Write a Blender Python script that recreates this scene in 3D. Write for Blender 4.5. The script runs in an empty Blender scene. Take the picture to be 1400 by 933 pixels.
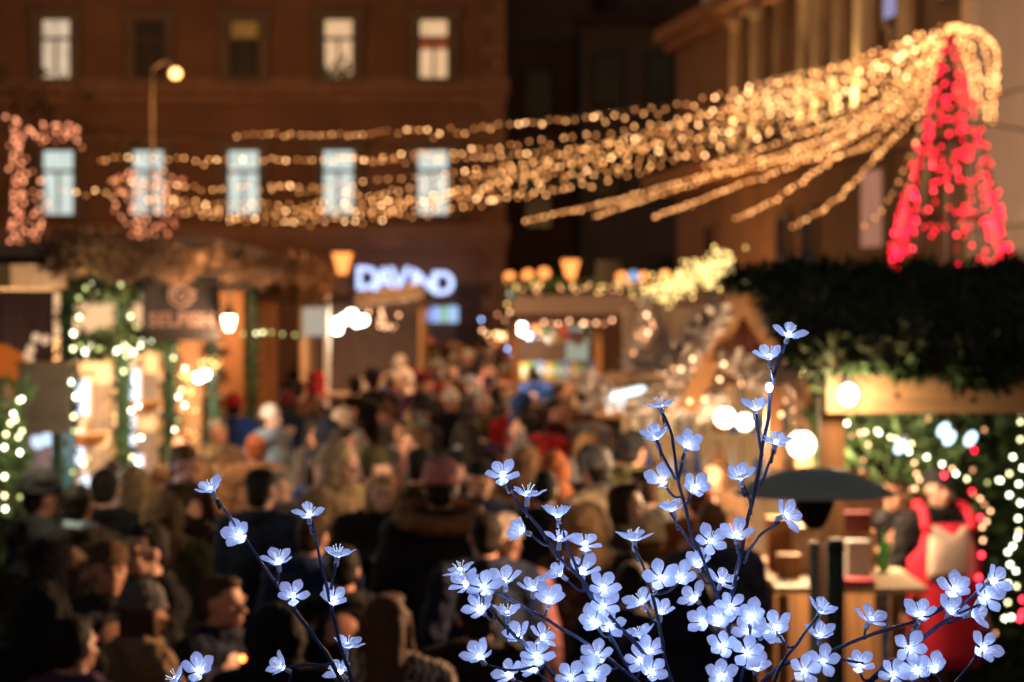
import bpy, bmesh, math, random
import numpy as np
from mathutils import Vector, Matrix, Quaternion, noise

random.seed(7)
RS = np.random.RandomState(7)
S = bpy.context.scene
C = S.collection
R = math.radians
F = 3306.0          # focal length of the lens in photo pixels (85 mm on a 36 mm wide sensor)
HZ = 405.0          # row of the horizon in the photo
CAMZ = 2.8

# ---------------------------------------------------------------- camera
cam_d = bpy.data.cameras.new('camera')
cam_d.lens = 85.0
cam_d.sensor_width = 36.0
cam_d.shift_y = -(466.5 - HZ) / 1400.0
cam_d.clip_start = 0.1
cam_d.clip_end = 2000
cam_d.dof.use_dof = True
cam_d.dof.focus_distance = 3.0
cam_d.dof.aperture_fstop = 6.4
cam = bpy.data.objects.new('camera', cam_d)
C.objects.link(cam)
cam.location = (0, 0, CAMZ)
cam.rotation_euler = (R(90), 0, 0)
S.camera = cam

# ---------------------------------------------------------------- world: night, the sun well below the horizon
W = bpy.data.worlds.new('World')
S.world = W
W.use_nodes = True
nt = W.node_tree
bg = nt.nodes['Background']
sky = nt.nodes.new('ShaderNodeTexSky')
sky.sky_type = 'NISHITA'
sky.sun_disc = False
sky.sun_elevation = R(-0.5)
sky.sun_rotation = R(200)
nt.links.new(sky.outputs[0], bg.inputs[0])
bg.inputs[1].default_value = 0.15

sun_d = bpy.data.lights.new('moon', 'SUN')
sun_d.energy = 0.004
sun_d.angle = R(0.5)
sun_d.color = (0.75, 0.85, 1.0)
sun = bpy.data.objects.new('moon', sun_d)
C.objects.link(sun)
sun.rotation_euler = (R(35), 0, R(20))

S.view_settings.view_transform = 'Standard'
S.view_settings.look = 'None'
S.view_settings.exposure = 0.0
S.view_settings.gamma = 1.0
S.render.engine = 'CYCLES'
cy = S.cycles
cy.use_adaptive_sampling = False
cy.use_denoising = True
cy.max_bounces = 4
cy.diffuse_bounces = 2
cy.glossy_bounces = 2
cy.transmission_bounces = 2
cy.transparent_max_bounces = 6
cy.sample_clamp_indirect = 1.5
cy.caustics_reflective = False
cy.caustics_refractive = False
cy.use_light_tree = True

# ---------------------------------------------------------------- helpers
def P(px, py, Y):
    """World point seen at photo pixel (px, py) when it stands Y metres from the camera."""
    return Vector(((px - 700.0) / F * Y, Y, CAMZ + (HZ - py) / F * Y))

def tag(o, label=None, cat=None, group=None, kind=None):
    if label: o['label'] = label
    if cat: o['category'] = cat
    if group: o['group'] = group
    if kind: o['kind'] = kind
    return o

def empty(name, loc, label=None, cat=None, group=None, rz=0.0):
    o = bpy.data.objects.new(name, None)
    C.objects.link(o)
    o.location = loc
    o.rotation_euler = (0, 0, rz)
    o.empty_display_size = 0.1
    return tag(o, label, cat, group)

def link(name, mesh, parent=None, loc=None, world=True):
    """Link an object; vertices are in world space unless world is False."""
    o = bpy.data.objects.new(name, mesh)
    C.objects.link(o)
    if parent is not None:
        o.parent = parent
        if world:
            o.matrix_parent_inverse = parent_inv(parent)
    if loc is not None:
        o.location = loc
    return o

def own_matrix(o):
    m = Matrix.LocRotScale(o.location, o.rotation_euler, o.scale)
    if o.parent is not None:
        m = own_matrix(o.parent) @ o.matrix_parent_inverse @ m
    return m

def parent_inv(p):
    return own_matrix(p).inverted()

class MB:
    """Collects simple shapes; build() links them as one mesh object."""
    def __init__(self):
        self.v = []; self.f = []
    def add(self, vs, fs):
        b = len(self.v)
        self.v.extend([tuple(x) for x in vs])
        self.f.extend([tuple(b + i for i in f) for f in fs])
        return self
    def box(self, c, s, rz=0.0, M=None):
        x, y, z = s[0]/2, s[1]/2, s[2]/2
        vs = [Vector((a*x, b*y, d*z)) for a in (-1,1) for b in (-1,1) for d in (-1,1)]
        m = M if M is not None else Matrix.Rotation(rz, 3, 'Z')
        c = Vector(c)
        vs = [m @ v + c for v in vs]
        return self.add(vs, [(0,1,3,2),(4,6,7,5),(0,4,5,1),(2,3,7,6),(0,2,6,4),(1,5,7,3)])
    def beam(self, a, b, w, h, up=(0,0,1)):
        a = Vector(a); b = Vector(b); d = b - a
        x = d.normalized(); u = Vector(up); yv = u.cross(x)
        if yv.length < 1e-4: yv = Vector((0,1,0)).cross(x)
        yv.normalize(); zv = x.cross(yv)
        m = Matrix((x, yv, zv)).transposed()
        return self.box((a+b)/2, (d.length, w, h), M=m)
    def tube(self, pts, r, n=6, cap=True):
        pts = [Vector(p) for p in pts]
        rs = r if isinstance(r, (list, tuple)) else [r]*len(pts)
        base = len(self.v)
        ref = None
        for i, p in enumerate(pts):
            t = (pts[min(i+1, len(pts)-1)] - pts[max(i-1, 0)])
            if t.length < 1e-9: t = Vector((0,0,1))
            t.normalize()
            if ref is None:
                ref = t.orthogonal().normalized()
            ref = ref - t * ref.dot(t)
            if ref.length < 1e-6: ref = t.orthogonal()
            ref.normalize()
            bi = t.cross(ref)
            for k in range(n):
                a = 2*math.pi*k/n
                self.v.append(tuple(p + (ref*math.cos(a) + bi*math.sin(a))*rs[i]))
        for i in range(len(pts)-1):
            for k in range(n):
                a = base+i*n+k; b = base+i*n+(k+1) % n
                self.f.append((a, b, b+n, a+n))
        if cap:
            self.f.append(tuple(base+k for k in reversed(range(n))))
            e = base+(len(pts)-1)*n
            self.f.append(tuple(e+k for k in range(n)))
        return self
    def lathe(self, prof, c=(0,0,0), n=16, a0=0.0, M=None):
        """prof: list of (radius, z)."""
        c = Vector(c); base = len(self.v)
        for (r, z) in prof:
            for k in range(n):
                a = a0 + 2*math.pi*k/n
                p = Vector((r*math.cos(a), r*math.sin(a), z))
                if M is not None: p = M @ p
                self.v.append(tuple(p + c))
        for i in range(len(prof)-1):
            for k in range(n):
                a = base+i*n+k; b = base+i*n+(k+1) % n
                self.f.append((a, b, b+n, a+n))
        self.f.append(tuple(base+k for k in reversed(range(n))))
        e = base+(len(prof)-1)*n
        self.f.append(tuple(e+k for k in range(n)))
        return self
    def ell(self, c, r, n=12, m=8, M=None):
        c = Vector(c); base = len(self.v)
        if not isinstance(r, (list, tuple)): r = (r, r, r)
        def put(p):
            p = Vector(p)
            if M is not None: p = M @ p
            self.v.append(tuple(p + c))
        put((0, 0, -r[2]))
        for i in range(1, m):
            t = math.pi*i/m - math.pi/2
            for k in range(n):
                a = 2*math.pi*k/n
                put((r[0]*math.cos(t)*math.cos(a), r[1]*math.cos(t)*math.sin(a), r[2]*math.sin(t)))
        put((0, 0, r[2]))
        top = base+1+(m-1)*n
        for k in range(n):
            self.f.append((base, base+1+(k+1) % n, base+1+k))
            self.f.append((top, top-n+k, top-n+(k+1) % n))
        for i in range(m-2):
            for k in range(n):
                a = base+1+i*n+k; b = base+1+i*n+(k+1) % n
                self.f.append((a, b, b+n, a+n))
        return self
    def cap(self, a, b, ra, rb, n=10):
        """Tapered capsule from a to b, closed."""
        a = Vector(a); b = Vector(b); d = (b-a)
        if d.length < 1e-6: return self.ell(a, ra, n)
        u = d.normalized()
        pts = []; rs = []
        for t in (0.0, 0.3, 0.6, 0.85):
            q = 1-t
            pts.append(a - u*ra*q); rs.append(max(ra*math.sqrt(max(1-q*q, 0)), ra*0.02))
        pts.append(a); rs.append(ra); pts.append(b); rs.append(rb)
        for t in (0.15, 0.4, 0.7, 1.0):
            pts.append(b + u*rb*t); rs.append(max(rb*math.sqrt(max(1-t*t, 0)), rb*0.02))
        return self.tube(pts, rs, n)
    def torus(self, c, R0, r0, M=None, n=24, m=8, sx=1.0, sy=1.0):
        c = Vector(c); base = len(self.v)
        for i in range(n):
            a = 2*math.pi*i/n
            for k in range(m):
                b = 2*math.pi*k/m
                p = Vector(((R0*sx + r0*math.cos(b))*math.cos(a), (R0*sy + r0*math.cos(b))*math.sin(a), r0*math.sin(b)))
                if M is not None: p = M @ p
                self.v.append(tuple(p + c))
        for i in range(n):
            for k in range(m):
                a = base+i*m+k; b = base+i*m+(k+1) % m
                c2 = base+((i+1) % n)*m+(k+1) % m; d = base+((i+1) % n)*m+k
                self.f.append((a, d, c2, b))
        return self
    def mesh(self, name, mat=None, smooth=False):
        me = bpy.data.meshes.new(name)
        me.from_pydata(self.v, [], self.f)
        if mat is not None: me.materials.append(mat)
        if smooth:
            me.polygons.foreach_set('use_smooth', [True]*len(me.polygons))
        me.update()
        return me
    def build(self, name, mat=None, parent=None, smooth=False, world=True):
        return link(name, self.mesh(name, mat, smooth), parent, world=world)

def np_mesh(name, V, Fq, mat):
    """Mesh from numpy arrays; Fq is (n,k) with k = 3 or 4."""
    me = bpy.data.meshes.new(name)
    k = Fq.shape[1]
    me.vertices.add(len(V)); me.vertices.foreach_set('co', V.astype(np.float32).ravel())
    me.loops.add(Fq.size); me.loops.foreach_set('vertex_index', Fq.astype(np.int32).ravel())
    me.polygons.add(len(Fq))
    me.polygons.foreach_set('loop_start', np.arange(0, Fq.size, k, dtype=np.int32))
    me.materials.append(mat)
    me.update(calc_edges=True); me.validate()
    return me

def sprigs(name, pts, size, mat, parent=None, blades=3, width=0.22, up=None, droop=0.0):
    """Leafy or needly sprigs: blades of two triangles, each turned its own way."""
    pts = np.asarray(pts, float); n = len(pts)*blades
    c = np.repeat(pts, blades, 0)
    d = RS.normal(size=(n, 3))
    if up is not None: d += np.asarray(up, float)
    d[:, 2] -= droop
    d /= np.linalg.norm(d, axis=1, keepdims=True)
    s = RS.normal(size=(n, 3)); s -= d*(s*d).sum(1, keepdims=True)
    s /= np.linalg.norm(s, axis=1, keepdims=True)
    L = (size*(0.6+0.8*RS.rand(n)))[:, None]
    w = L*width
    nrm = np.cross(d, s)
    V = np.stack([c, c+d*L*0.45+s*w+nrm*L*0.08, c+d*L, c+d*L*0.45-s*w+nrm*L*0.08], 1).reshape(-1, 3)
    Fq = np.arange(n*4).reshape(-1, 4)
    me = np_mesh(name, V, Fq, mat)
    o = link(name, me, parent)
    o['kind'] = 'stuff'
    return o

def catmull(pts, n):
    pts = [Vector(p) for p in pts]
    ext = [pts[0]*2-pts[1]] + pts + [pts[-1]*2-pts[-2]]
    out = []
    for i in range(len(pts)-1):
        p0, p1, p2, p3 = ext[i:i+4]
        for k in range(n):
            t = k/n
            out.append(0.5*((2*p1) + (p2-p0)*t + (2*p0-5*p1+4*p2-p3)*t*t + (3*p1-p0-3*p2+p3)*t*t*t))
    out.append(pts[-1])
    return out

def walk(pts, step, jitter=0.0):
    """Points every step metres (or step(point) metres) along a polyline."""
    out = []; left = 0.0
    for a, b in zip(pts[:-1], pts[1:]):
        L = (b-a).length
        if L < 1e-9: continue
        t = left
        while t < L:
            out.append(a.lerp(b, t/L))
            st = step(out[-1]) if callable(step) else step
            t += st*(1+random.uniform(-jitter, jitter))
        left = t-L
    return out

# ---------------------------------------------------------------- materials
MATS = {}
def nodes(name):
    m = bpy.data.materials.new(name)
    m.use_nodes = True
    t = m.node_tree
    return m, t, t.nodes['Principled BSDF'], t.nodes['Material Output']

def pmat(name, col, rough=0.8, metal=0.0, var=0.25, scale=6.0, bump=0.15, bscale=None, spec=0.3, stretch=None, sheen=0.0):
    if name in MATS: return MATS[name]
    m, t, b, out = nodes(name)
    b.inputs['Roughness'].default_value = rough
    b.inputs['Metallic'].default_value = metal
    b.inputs['Specular IOR Level'].default_value = spec
    if sheen: b.inputs['Sheen Weight'].default_value = sheen
    tc = t.nodes.new('ShaderNodeTexCoord')
    mp = t.nodes.new('ShaderNodeMapping')
    if stretch: mp.inputs['Scale'].default_value = stretch
    t.links.new(tc.outputs['Object'], mp.inputs['Vector'])
    nz = t.nodes.new('ShaderNodeTexNoise')
    nz.inputs['Scale'].default_value = scale
    nz.inputs['Detail'].default_value = 5
    t.links.new(mp.outputs[0], nz.inputs['Vector'])
    ra = t.nodes.new('ShaderNodeValToRGB')
    ra.color_ramp.elements[0].position = 0.25
    ra.color_ramp.elements[1].position = 0.75
    ra.color_ramp.elements[0].color = (*[c*(1-var) for c in col], 1)
    ra.color_ramp.elements[1].color = (*[min(c*(1+var), 1) for c in col], 1)
    t.links.new(nz.outputs[0], ra.inputs[0])
    t.links.new(ra.outputs[0], b.inputs['Base Color'])
    if bump:
        nb = t.nodes.new('ShaderNodeTexNoise')
        nb.inputs['Scale'].default_value = bscale or scale*4
        nb.inputs['Detail'].default_value = 4
        t.links.new(mp.outputs[0], nb.inputs['Vector'])
        bp = t.nodes.new('ShaderNodeBump')
        bp.inputs['Strength'].default_value = bump
        bp.inputs['Distance'].default_value = 0.02
        t.links.new(nb.outputs[0], bp.inputs['Height'])
        t.links.new(bp.outputs[0], b.inputs['Normal'])
    MATS[name] = m
    return m

def emat(name, col, strength, sample=False):
    if name in MATS: return MATS[name]
    m = bpy.data.materials.new(name)
    m.use_nodes = True
    t = m.node_tree
    t.nodes.remove(t.nodes['Principled BSDF'])
    e = t.nodes.new('ShaderNodeEmission')
    e.inputs[0].default_value = (*col, 1)
    e.inputs[1].default_value = strength
    t.links.new(e.outputs[0], t.nodes['Material Output'].inputs[0])
    m.cycles.emission_sampling = 'FRONT' if sample else 'NONE'
    MATS[name] = m
    return m

def cloth_mat():
    """One woven cloth; each garment brings its own colour (object colour)."""
    m, t, b, out = nodes('cloth')
    oi = t.nodes.new('ShaderNodeObjectInfo')
    tc = t.nodes.new('ShaderNodeTexCoord')
    nz = t.nodes.new('ShaderNodeTexNoise'); nz.inputs['Scale'].default_value = 9; nz.inputs['Detail'].default_value = 5
    t.links.new(tc.outputs['Object'], nz.inputs['Vector'])
    mr = t.nodes.new('ShaderNodeMapRange'); mr.inputs['To Min'].default_value = 0.7; mr.inputs['To Max'].default_value = 1.25
    t.links.new(nz.outputs[0], mr.inputs[0])
    mx = t.nodes.new('ShaderNodeMix'); mx.data_type = 'RGBA'; mx.blend_type = 'MULTIPLY'; mx.inputs['Factor'].default_value = 1
    t.links.new(oi.outputs['Color'], mx.inputs['A']); t.links.new(mr.outputs[0], mx.inputs['B'])
    t.links.new(mx.outputs['Result'], b.inputs['Base Color'])
    b.inputs['Roughness'].default_value = 0.85
    b.inputs['Specular IOR Level'].default_value = 0.2
    n2 = t.nodes.new('ShaderNodeTexNoise'); n2.inputs['Scale'].default_value = 14; n2.inputs['Detail'].default_value = 3
    t.links.new(tc.outputs['Object'], n2.inputs['Vector'])
    bp = t.nodes.new('ShaderNodeBump'); bp.inputs['Strength'].default_value = 0.6; bp.inputs['Distance'].default_value = 0.15
    t.links.new(n2.outputs[0], bp.inputs['Height']); t.links.new(bp.outputs[0], b.inputs['Normal'])
    return m
CLOTH = cloth_mat()

def skin_mat():
    m, t, b, out = nodes('skin')
    oi = t.nodes.new('ShaderNodeObjectInfo')
    t.links.new(oi.outputs['Color'], b.inputs['Base Color'])
    b.inputs['Roughness'].default_value = 0.5
    b.inputs['Subsurface Weight'].default_value = 0.0
    return m
SKIN = skin_mat()

def hair_mat():
    m, t, b, out = nodes('hair')
    oi = t.nodes.new('ShaderNodeObjectInfo')
    tc = t.nodes.new('ShaderNodeTexCoord')
    mp = t.nodes.new('ShaderNodeMapping'); mp.inputs['Scale'].default_value = (60, 60, 4)
    t.links.new(tc.outputs['Object'], mp.inputs[0])
    nz = t.nodes.new('ShaderNodeTexNoise'); nz.inputs['Scale'].default_value = 1.0; nz.inputs['Detail'].default_value = 3
    t.links.new(mp.outputs[0], nz.inputs['Vector'])
    mr = t.nodes.new('ShaderNodeMapRange'); mr.inputs['To Min'].default_value = 0.45; mr.inputs['To Max'].default_value = 1.5
    t.links.new(nz.outputs[0], mr.inputs[0])
    mx = t.nodes.new('ShaderNodeMix'); mx.data_type = 'RGBA'; mx.blend_type = 'MULTIPLY'; mx.inputs['Factor'].default_value = 1
    t.links.new(oi.outputs['Color'], mx.inputs['A']); t.links.new(mr.outputs[0], mx.inputs['B'])
    t.links.new(mx.outputs['Result'], b.inputs['Base Color'])
    b.inputs['Roughness'].default_value = 0.7
    b.inputs['Specular IOR Level'].default_value = 0.2
    bp = t.nodes.new('ShaderNodeBump'); bp.inputs['Strength'].default_value = 0.6; bp.inputs['Distance'].default_value = 0.01
    t.links.new(nz.outputs[0], bp.inputs['Height']); t.links.new(bp.outputs[0], b.inputs['Normal'])
    return m
HAIR = hair_mat()

PLASTER = pmat('old_plaster', (0.205, 0.115, 0.07), 0.9, var=0.22, scale=0.5, bump=0.25, bscale=9)
PLASTER_BROWN = pmat('brown_plaster', (0.20, 0.135, 0.095), 0.9, var=0.3, scale=0.5, bump=0.25, bscale=9)
PLASTER_DARK = pmat('dark_plaster', (0.17, 0.13, 0.10), 0.9, var=0.25, scale=0.6, bump=0.2, bscale=8)
STONE = pmat('facade_stone', (0.27, 0.16, 0.10), 0.85, var=0.2, scale=1.2, bump=0.3, bscale=14)
GREYWALL = pmat('grey_render', (0.40, 0.37, 0.38), 0.9, var=0.12, scale=0.7, bump=0.15, bscale=10)
ROOFTILE = pmat('dark_roof', (0.035, 0.017, 0.016), 0.8, var=0.3, scale=3, bump=0.3)
WOOD = pmat('warm_wood', (0.40, 0.20, 0.085), 0.6, var=0.3, scale=3, stretch=(6, 6, 0.6), bump=0.15)
WOODX = pmat('warm_wood_beam', (0.45, 0.27, 0.14), 0.6, var=0.25, scale=3, stretch=(0.6, 6, 6), bump=0.15)
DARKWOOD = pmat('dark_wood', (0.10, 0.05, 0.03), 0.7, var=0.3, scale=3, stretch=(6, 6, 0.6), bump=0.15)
PALEWOOD = pmat('pale_wood', (0.62, 0.46, 0.30), 0.6, var=0.2, scale=3, stretch=(8, 8, 0.6), bump=0.1)
IRON = pmat('black_iron', (0.02, 0.02, 0.022), 0.45, metal=0.0, var=0.2, bump=0.05)
GREENPAINT = pmat('dark_green_paint', (0.025, 0.075, 0.045), 0.4, var=0.2, bump=0.05)
FIR = pmat('fir_needles', (0.045, 0.085, 0.03), 0.7, var=0.5, scale=5, bump=0)
FIRDARK = pmat('fir_needles_deep', (0.065, 0.085, 0.045), 0.75, var=0.5, scale=5, bump=0)
FROST = pmat('frosted_fir', (0.36, 0.21, 0.115), 0.8, var=0.35, scale=5, bump=0)
TINSEL = pmat('pale_tinsel', (0.70, 0.60, 0.54), 0.5, var=0.3, scale=8, bump=0)
SIGNBLACK = pmat('sign_black', (0.010, 0.008, 0.009), 0.6, var=0.15, bump=0.02)
SIGNPINK = pmat('sign_lettering', (0.15, 0.095, 0.09), 0.6, var=0.1, bump=0.0)
CABLE = pmat('cable_black', (0.015, 0.013, 0.012), 0.6, var=0.1, bump=0)
PAVING = pmat('dark_paving', (0.09, 0.08, 0.075), 0.55, var=0.35, scale=2.0, bump=0.3, bscale=20)
STEEL = pmat('brushed_steel', (0.50, 0.51, 0.50), 0.4, metal=0.25, var=0.1, bump=0.02)
GREYBOARD = pmat('grey_board', (0.34, 0.26, 0.22), 0.8, var=0.25, scale=6, bump=0.1)
PAPER = pmat('white_paper', (0.75, 0.70, 0.66), 0.8, var=0.06, bump=0.0)
RED = pmat('red_cloth', (0.62, 0.02, 0.05), 0.8, var=0.15, bump=0.2)
BEIGE = pmat('beige_linen', (0.62, 0.46, 0.36), 0.85, var=0.1, bump=0.2, scale=30)
WHITE = pmat('white_paint', (0.8, 0.78, 0.74), 0.5, var=0.05, bump=0.02)
BARK = pmat('bark', (0.11, 0.075, 0.05), 0.9, var=0.35, scale=5, bump=0.4)
LEAFBROWN = pmat('dry_leaf', (0.16, 0.09, 0.045), 0.8, var=0.4, scale=4, bump=0)

def plight(name, loc, power, col=(1.0, 0.62, 0.32), radius=0.06, parent=None):
    d = bpy.data.lights.new(name, 'POINT')
    d.energy = power; d.color = col; d.shadow_soft_size = radius
    o = bpy.data.objects.new(name, d)
    C.objects.link(o)
    if parent is not None:
        o.parent = parent
        o.matrix_parent_inverse = parent_inv(parent)
    o.location = loc
    return o

WARM = (1.0, 0.52, 0.24)
SODIUM = (1.0, 0.42, 0.12)
COOL = (0.80, 0.92, 1.0)

_bulbs = {}
def bulb_mesh(mat, r):
    k = (mat.name, round(r, 4))
    if k not in _bulbs:
        mb = MB().ell((0, 0, 0), (r, r, r*1.15), 8, 6)
        _bulbs[k] = mb.mesh('bulb', mat, True)
    return _bulbs[k]

def bulbs_on(parent, pts, mats, r, name='bulb'):
    inv = parent_inv(parent)
    for p in pts:
        o = bpy.data.objects.new(name, bulb_mesh(random.choice(mats), r))
        C.objects.link(o)
        o.parent = parent
        o.matrix_parent_inverse = inv
        o.location = p
        o.rotation_euler = (random.uniform(-.6, .6), random.uniform(-.6, .6), 0)
# ================================================================ the setting
g = MB(); g.add([(-60, -15, 0), (60, -15, 0), (60, 160, 0), (-60, 160, 0)], [(0, 1, 2, 3)])
tag(g.build('ground', PAVING), 'dark stone paving of the market square', kind='structure')

# ---------------------------------------------------------------- lit window materials
def win_mat(name, col, strength, fold=14.0, var=0.25):
    """A lit room behind glass and a hanging curtain: emission with vertical folds."""
    m = bpy.data.materials.new(name); m.use_nodes = True
    t = m.node_tree; t.nodes.remove(t.nodes['Principled BSDF'])
    tc = t.nodes.new('ShaderNodeTexCoord')
    mp = t.nodes.new('ShaderNodeMapping'); mp.inputs['Scale'].default_value = (fold, fold, 1.2)
    t.links.new(tc.outputs['Object'], mp.inputs[0])
    nz = t.nodes.new('ShaderNodeTexNoise'); nz.inputs['Scale'].default_value = 1.0; nz.inputs['Detail'].default_value = 2
    t.links.new(mp.outputs[0], nz.inputs['Vector'])
    ra = t.nodes.new('ShaderNodeValToRGB')
    ra.color_ramp.elements[0].position = 0.3; ra.color_ramp.elements[1].position = 0.7
    ra.color_ramp.elements[0].color = (*[c*(1-var) for c in col], 1)
    ra.color_ramp.elements[1].color = (*col, 1)
    t.links.new(nz.outputs[0], ra.inputs[0])
    e = t.nodes.new('ShaderNodeEmission'); e.inputs[1].default_value = strength
    t.links.new(ra.outputs[0], e.inputs[0])
    t.links.new(e.outputs[0], t.nodes['Material Output'].inputs[0])
    m.cycles.emission_sampling = 'NONE'
    return m
WIN_COOL = win_mat('lit_window_cool', (0.78, 0.88, 0.79), 1.02)
WIN_CREAM = win_mat('lit_window_cream', (1.0, 0.62, 0.33), 0.92)
WIN_WHITE = win_mat('lit_window_white', (0.95, 0.70, 0.47), 0.85, 9, 0.4)
WIN_AMBER = win_mat('lit_window_amber', (0.55, 0.24, 0.05), 0.45, 8, 0.5)
WIN_BLUE = win_mat('lit_window_blue', (0.52, 0.48, 0.85), 0.75, 6, 0.4)
WIN_PINK = win_mat('lit_window_pink', (0.85, 0.36, 0.22), 0.55, 4, 0.25)
GLASSDARK = pmat('dark_glass', (0.015, 0.013, 0.012), 0.15, var=0.1, bump=0, spec=0.5)
BLIND = win_mat('lit_red_blind', (0.36, 0.085, 0.03), 0.8, 3, 0.2)
PLANT = pmat('window_plant', (0.10, 0.16, 0.03), 0.7, bump=0)
FRAMEWOOD = pmat('window_frame_brown', (0.10, 0.065, 0.045), 0.6, var=0.2, bump=0.05)

# ---------------------------------------------------------------- back building with the long facade
Y0 = 77.0
k0 = Y0/F
def bx(px): return (px-700)*k0
def bz(py): return CAMZ+(HZ-py)*k0
b = empty('apartment_house', (bx(340), Y0+6, 0), 'long dim plastered house across the square with two rows of lit windows', 'building')
xr = bx(690)
MB().box(((bx(-250)+xr)/2, Y0+6, 9), (xr-bx(-250), 12, 18)).build('wall', PLASTER, b)
for (py, h, d) in ((118, 0.5, 0.28), (136, 0.25, 0.16), (318, 0.5, 0.3), (334, 0.25, 0.18), (190, 0.15, 0.1)):
    MB().box(((bx(-250)+xr)/2+0.05*d, Y0-d/2+0.003, bz(py)), (xr-bx(-250)+d, d, h)).build('string_course', STONE, b)
for px in (12, 141, 270, 399, 527, 640):                      # raised plaster fields between the windows
    w = 2.0*24*k0
    MB().box((bx(px), Y0-0.035, bz(48)), (w*1.15, 0.08, 3.1)).build('wall_panel', PLASTER, b)
    MB().box((bx(px), Y0-0.03, bz(250)), (w*1.15, 0.07, 2.6)).build('wall_panel', PLASTER, b)
zq = 0.3
i = 0
while zq < 17.5:                                              # corner stones
    w = 0.75 if i % 2 else 0.5
    MB().box((xr-w/2+0.03, Y0-0.05, zq), (w, 0.13, 0.42)).build('quoin', STONE, b)
    zq += 0.45; i += 1
def window(px, y0, y1, lit, extra=None, w_px=43, fr=FRAMEWOOD):
    x = bx(px); z0, z1 = bz(y1), bz(y0); w = w_px*k0; zc = (z0+z1)/2; h = z1-z0
    f = MB()
    for s in (-1, 1):
        f.box((x+s*(w/2+0.14), Y0-0.11, zc), (0.28, 0.24, h+0.1))     # stone surround
    f.box((x, Y0-0.13, z1+0.2), (w+0.8, 0.28, 0.36)).box((x, Y0-0.16, z0-0.1), (w+0.7, 0.34, 0.16))
    f = f.build('window', PLASTER_DARK, b)
    m = MB()
    zt = z1-h*0.32
    m.box((x, Y0-0.05, zt), (w, 0.06, 0.11))
    m.box((x, Y0-0.055, (z0+zt)/2), (0.08, 0.06, zt-z0-0.1))
    for s in (-1, 1): m.box((x+s*(w/2-0.035), Y0-0.06, zc), (0.07, 0.06, h-0.02))
    m.build('frame', fr, f)
    MB().box((x, Y0-0.012, (z0+zt)/2), (w, 0.02, zt-z0)).build('pane', lit, f)
    MB().box((x, Y0-0.012, (z1+zt)/2), (w, 0.02, z1-zt)).build('pane', extra or lit, f)
    return f, x, z0, z1, w
window(77, 28, 107, WIN_WHITE)
window(206, 30, 107, GLASSDARK)
window(335, 30, 107, GLASSDARK, WIN_AMBER)
f, x, z0, z1, w = window(463, 28, 107, WIN_CREAM)
pl = [(x+random.uniform(-.42, .42), Y0-0.08, z0+random.random()**1.6*0.55) for _ in range(60)]
sprigs('house_plant', pl, 0.16, PLANT, f, 2, 0.4)
f, x, z0, z1, w = window(593, 28, 107, WIN_CREAM)
MB().box((x, Y0-0.031, z1-0.72), (w-0.1, 0.012, 0.42)).build('roller_blind', BLIND, f)
for px in (80, 203, 333, 463, 592):
    window(px, 207, 293, WIN_COOL, w_px=46)
window(-50, 28, 107, GLASSDARK)
window(-50, 207, 293, GLASSDARK)
for px in (60, 190, 320, 660):                                 # ground floor arches, dark at night
    a = MB().box((bx(px), Y0-0.03, 1.6), (1.7, 0.1, 3.2))
    a.build('doorway', DARKWOOD, b)

# ---------------------------------------------------------------- darker houses behind
h1 = empty('corner_house', (2, 92, 0), 'dark house behind the long facade, left of the black gap of sky', 'building')
MB().box((bx(690)*1.2+3.6, 98, 10), (7.8, 12, 20)).build('wall', PLASTER, h1)
for z in (4.2, 8.4, 12.6):
    MB().box((bx(690)*1.2+3.6, 91.9, z), (7.8, 0.25, 0.3)).build('string_course', PLASTER_DARK, h1)
    for xx in (1.0, 3.4):
        wn = MB().box((xx, 91.93, z-2.1), (1.2, 0.16, 2.0)).build('window', DARKWOOD, h1)
        MB().box((xx, 91.84, z-2.1), (0.95, 0.03, 1.75)).build('pane', GLASSDARK, wn)
h2 = empty('narrow_house', (5, 84, 0), 'nearly black narrow house with a flat roof left of the columned facade', 'building')
MB().box((4.5, 90, 6.2), (4.2, 10, 12.4)).build('wall', PLASTER_DARK, h2)
MB().box((4.5, 84.9, 12.55), (4.6, 1.0, 0.3)).build('cornice', DARKWOOD, h2)
MB().lathe([(0.5, 12.7), (0.5, 13.6), (0.65, 13.65), (0.65, 13.9)], (3.4, 87, 0), 4).build('chimney', DARKWOOD, h2)
for z in (3.2, 7.2, 10.4):
    for xx in (3.4, 5.2):
        wn = MB().box((xx, 84.95, z), (1.1, 0.16, 1.9)).build('window', IRON, h2)
        MB().box((xx, 84.86, z), (0.9, 0.03, 1.7)).build('pane', GLASSDARK, wn)

# ---------------------------------------------------------------- columned building along the right, running away from the camera
FO = Vector((4.49, 66.0, 0)); FD = Vector((0.13, -1, 0)).normalized(); FN = Vector((-1, -0.13, 0)).normalized()
def ft(px):
    k = (px-700)/F
    return (66*k-4.49)/(0.13+k)*math.hypot(0.13, 1)/1.0
def fp(t, n, z):
    p = FO + FD*t + FN*n
    return Vector((p.x, p.y, z))
FR = math.atan2(FD.y, FD.x)
cb = empty('columned_building', fp(13, -3, 0), 'tall brown building with uplit half columns along the right side', 'building')
def fbox(t0, t1, n0, n1, z0, z1):
    return MB().box(fp((t0+t1)/2, (n0+n1)/2, (z0+z1)/2), (t1-t0, abs(n1-n0), z1-z0), rz=FR)
fbox(0, 26, -6, 0, 0, 10.2).build('wall', PLASTER_BROWN, cb)
fbox(-0.4, 26, -6, 0.55, 9.7, 10.05).build('cornice', STONE, cb)
fbox(-0.2, 26, -6, 0.3, 9.45, 9.695).build('cornice', STONE, cb)
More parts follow.
